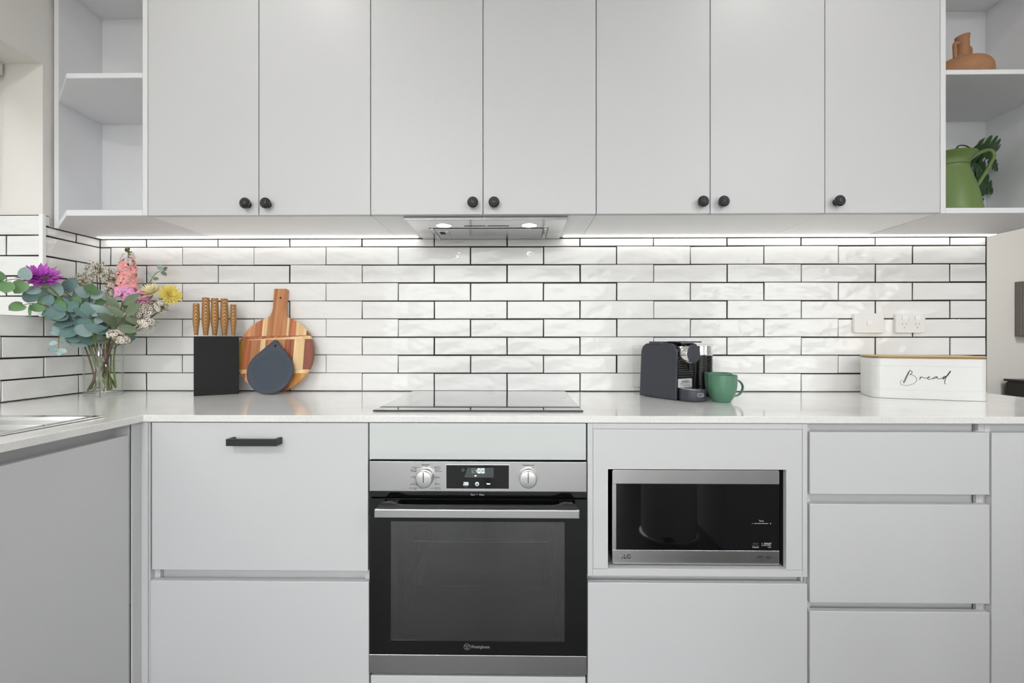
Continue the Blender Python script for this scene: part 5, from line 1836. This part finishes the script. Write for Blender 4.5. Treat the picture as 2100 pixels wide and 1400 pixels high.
def monstera_mesh(L, W, seed):
    rnd = random.Random(seed)
    mb = MB()
    n = 26
    out_ = []
    for i in range(n + 1):
        t_ = i / n
        w = math.sin(PI * (t_ * 0.92 + 0.08) ** 0.8) ** 0.6 * W / 2
        if i % 6 == 4 and 3 < i < n - 2:
            w *= rnd.uniform(0.40, 0.55)
        elif i % 6 in (3, 5) and 3 < i < n - 2:
            w *= 0.85
        out_.append((w, L * t_))
    for sgn in (-1, 1):
        b0 = len(mb.v)
        for w, y in out_:
            z0 = -0.25 * y * y / L
            mb.v += [(0, y, z0), (sgn * w * 0.55, y + 0.06 * W, z0 + 0.10 * w), (sgn * w, y + 0.10 * W, z0 - 0.05 * w)]
        for i in range(n):
            for j in range(2):
                mb.f.append((b0 + i * 3 + j, b0 + i * 3 + j + 1, b0 + (i + 1) * 3 + j + 1, b0 + (i + 1) * 3 + j))
    me = mb.mesh('leaf', True, 60)
    me.materials.append(MATS['monstera'])
    return me


MS = [monstera_mesh(0.13, 0.10, 1), monstera_mesh(0.11, 0.075, 2), monstera_mesh(0.10, 0.05, 3)]
base_pt = Vector((1.63, -0.15, 1.60))
for me, p, d, nrm, sc in ((MS[0], (1.690, -0.140, 1.868), (1, 0.1, -0.04), (0.05, -0.62, -0.5), 1.05),
                          (MS[0], (1.705, -0.105, 1.845), (1, 0.15, -0.30), (-0.1, -0.95, 0.1), 1.0),
                          (MS[1], (1.795, -0.095, 1.850), (0.85, 0.1, -0.50), (-0.1, -0.9, 0.2), 0.68),
                          (MS[0], (1.690, -0.090, 1.815), (0.9, 0.1, -0.35), (-0.2, -0.95, 0.1), 0.95),
                          (MS[1], (1.745, -0.085, 1.790), (0.85, 0.05, -0.42), (-0.2, -0.9, 0.2), 1.15),
                          (MS[1], (1.745, -0.080, 1.765), (0.42, 0.05, -0.90), (-0.2, -0.95, 0.1), 1.05),
                          (MS[1], (1.725, -0.085, 1.740), (0.15, 0.0, -1), (-0.2, -1, 0.1), 0.95)):
    p = Vector(p) + Vector((0.037, 0, -0.026))
    lf = place('leaf', me, ml, p, d, nrm, sc)
    q = Vector((1.655, -0.14, 1.842)) + Vector((p.x - 1.69, p.y + 0.12, 0)) * 0.25
    part('stem', MB().tube(smooth_path([base_pt, Vector((1.64, -0.145, 1.76)), q, (q + p) / 2 + Vector((0, 0, 0.012)), p], 4), 0.0026, 6), 'monstera', ml, smooth=True)

# ------------------------------------------------------------------ things seen mirrored in the appliance glass
pb = thing('pedal_bin', 'white round pedal bin standing behind the viewer', 'bin', (0.86, -1.95, 0))
part('body', MB().lathe([(0.150, 0.022), (0.152, 0.03), (0.152, 0.56), (0.148, 0.57)], (0, 0, 0), 48), 'pedal_bin_white', pb, local=True, smooth=True)
part('foot_ring', MB().lathe([(0.160, 0.0006), (0.163, 0.006), (0.162, 0.016), (0.153, 0.0215)], (0, 0, 0), 48), 'chrome', pb, local=True, smooth=True)
part('lid', MB().lathe([(0.153, 0.571), (0.154, 0.585), (0.13, 0.605), (0.02, 0.622)], (0, 0, 0), 48), 'chrome', pb, local=True, smooth=True)
part('pedal', MB().box(-0.085, -0.030, 0.150, 0.195, 0.040, 0.048), 'black_metal', pb, local=True, bevel=0.003)
ib = thing('side_bench', 'pale bench unit behind the viewer near the pedal bin', 'cabinet', (1.5, -2.25, 0))
part('carcass', MB().box(1.085, 1.9, -2.6, -1.75, 0.0, 0.86), 'door_grey', ib, bevel=0.002)
part('benchtop', MB().box(1.07, 1.92, -2.62, -1.73, 0.861, 0.90), 'worktop_stone', ib, bevel=0.002)
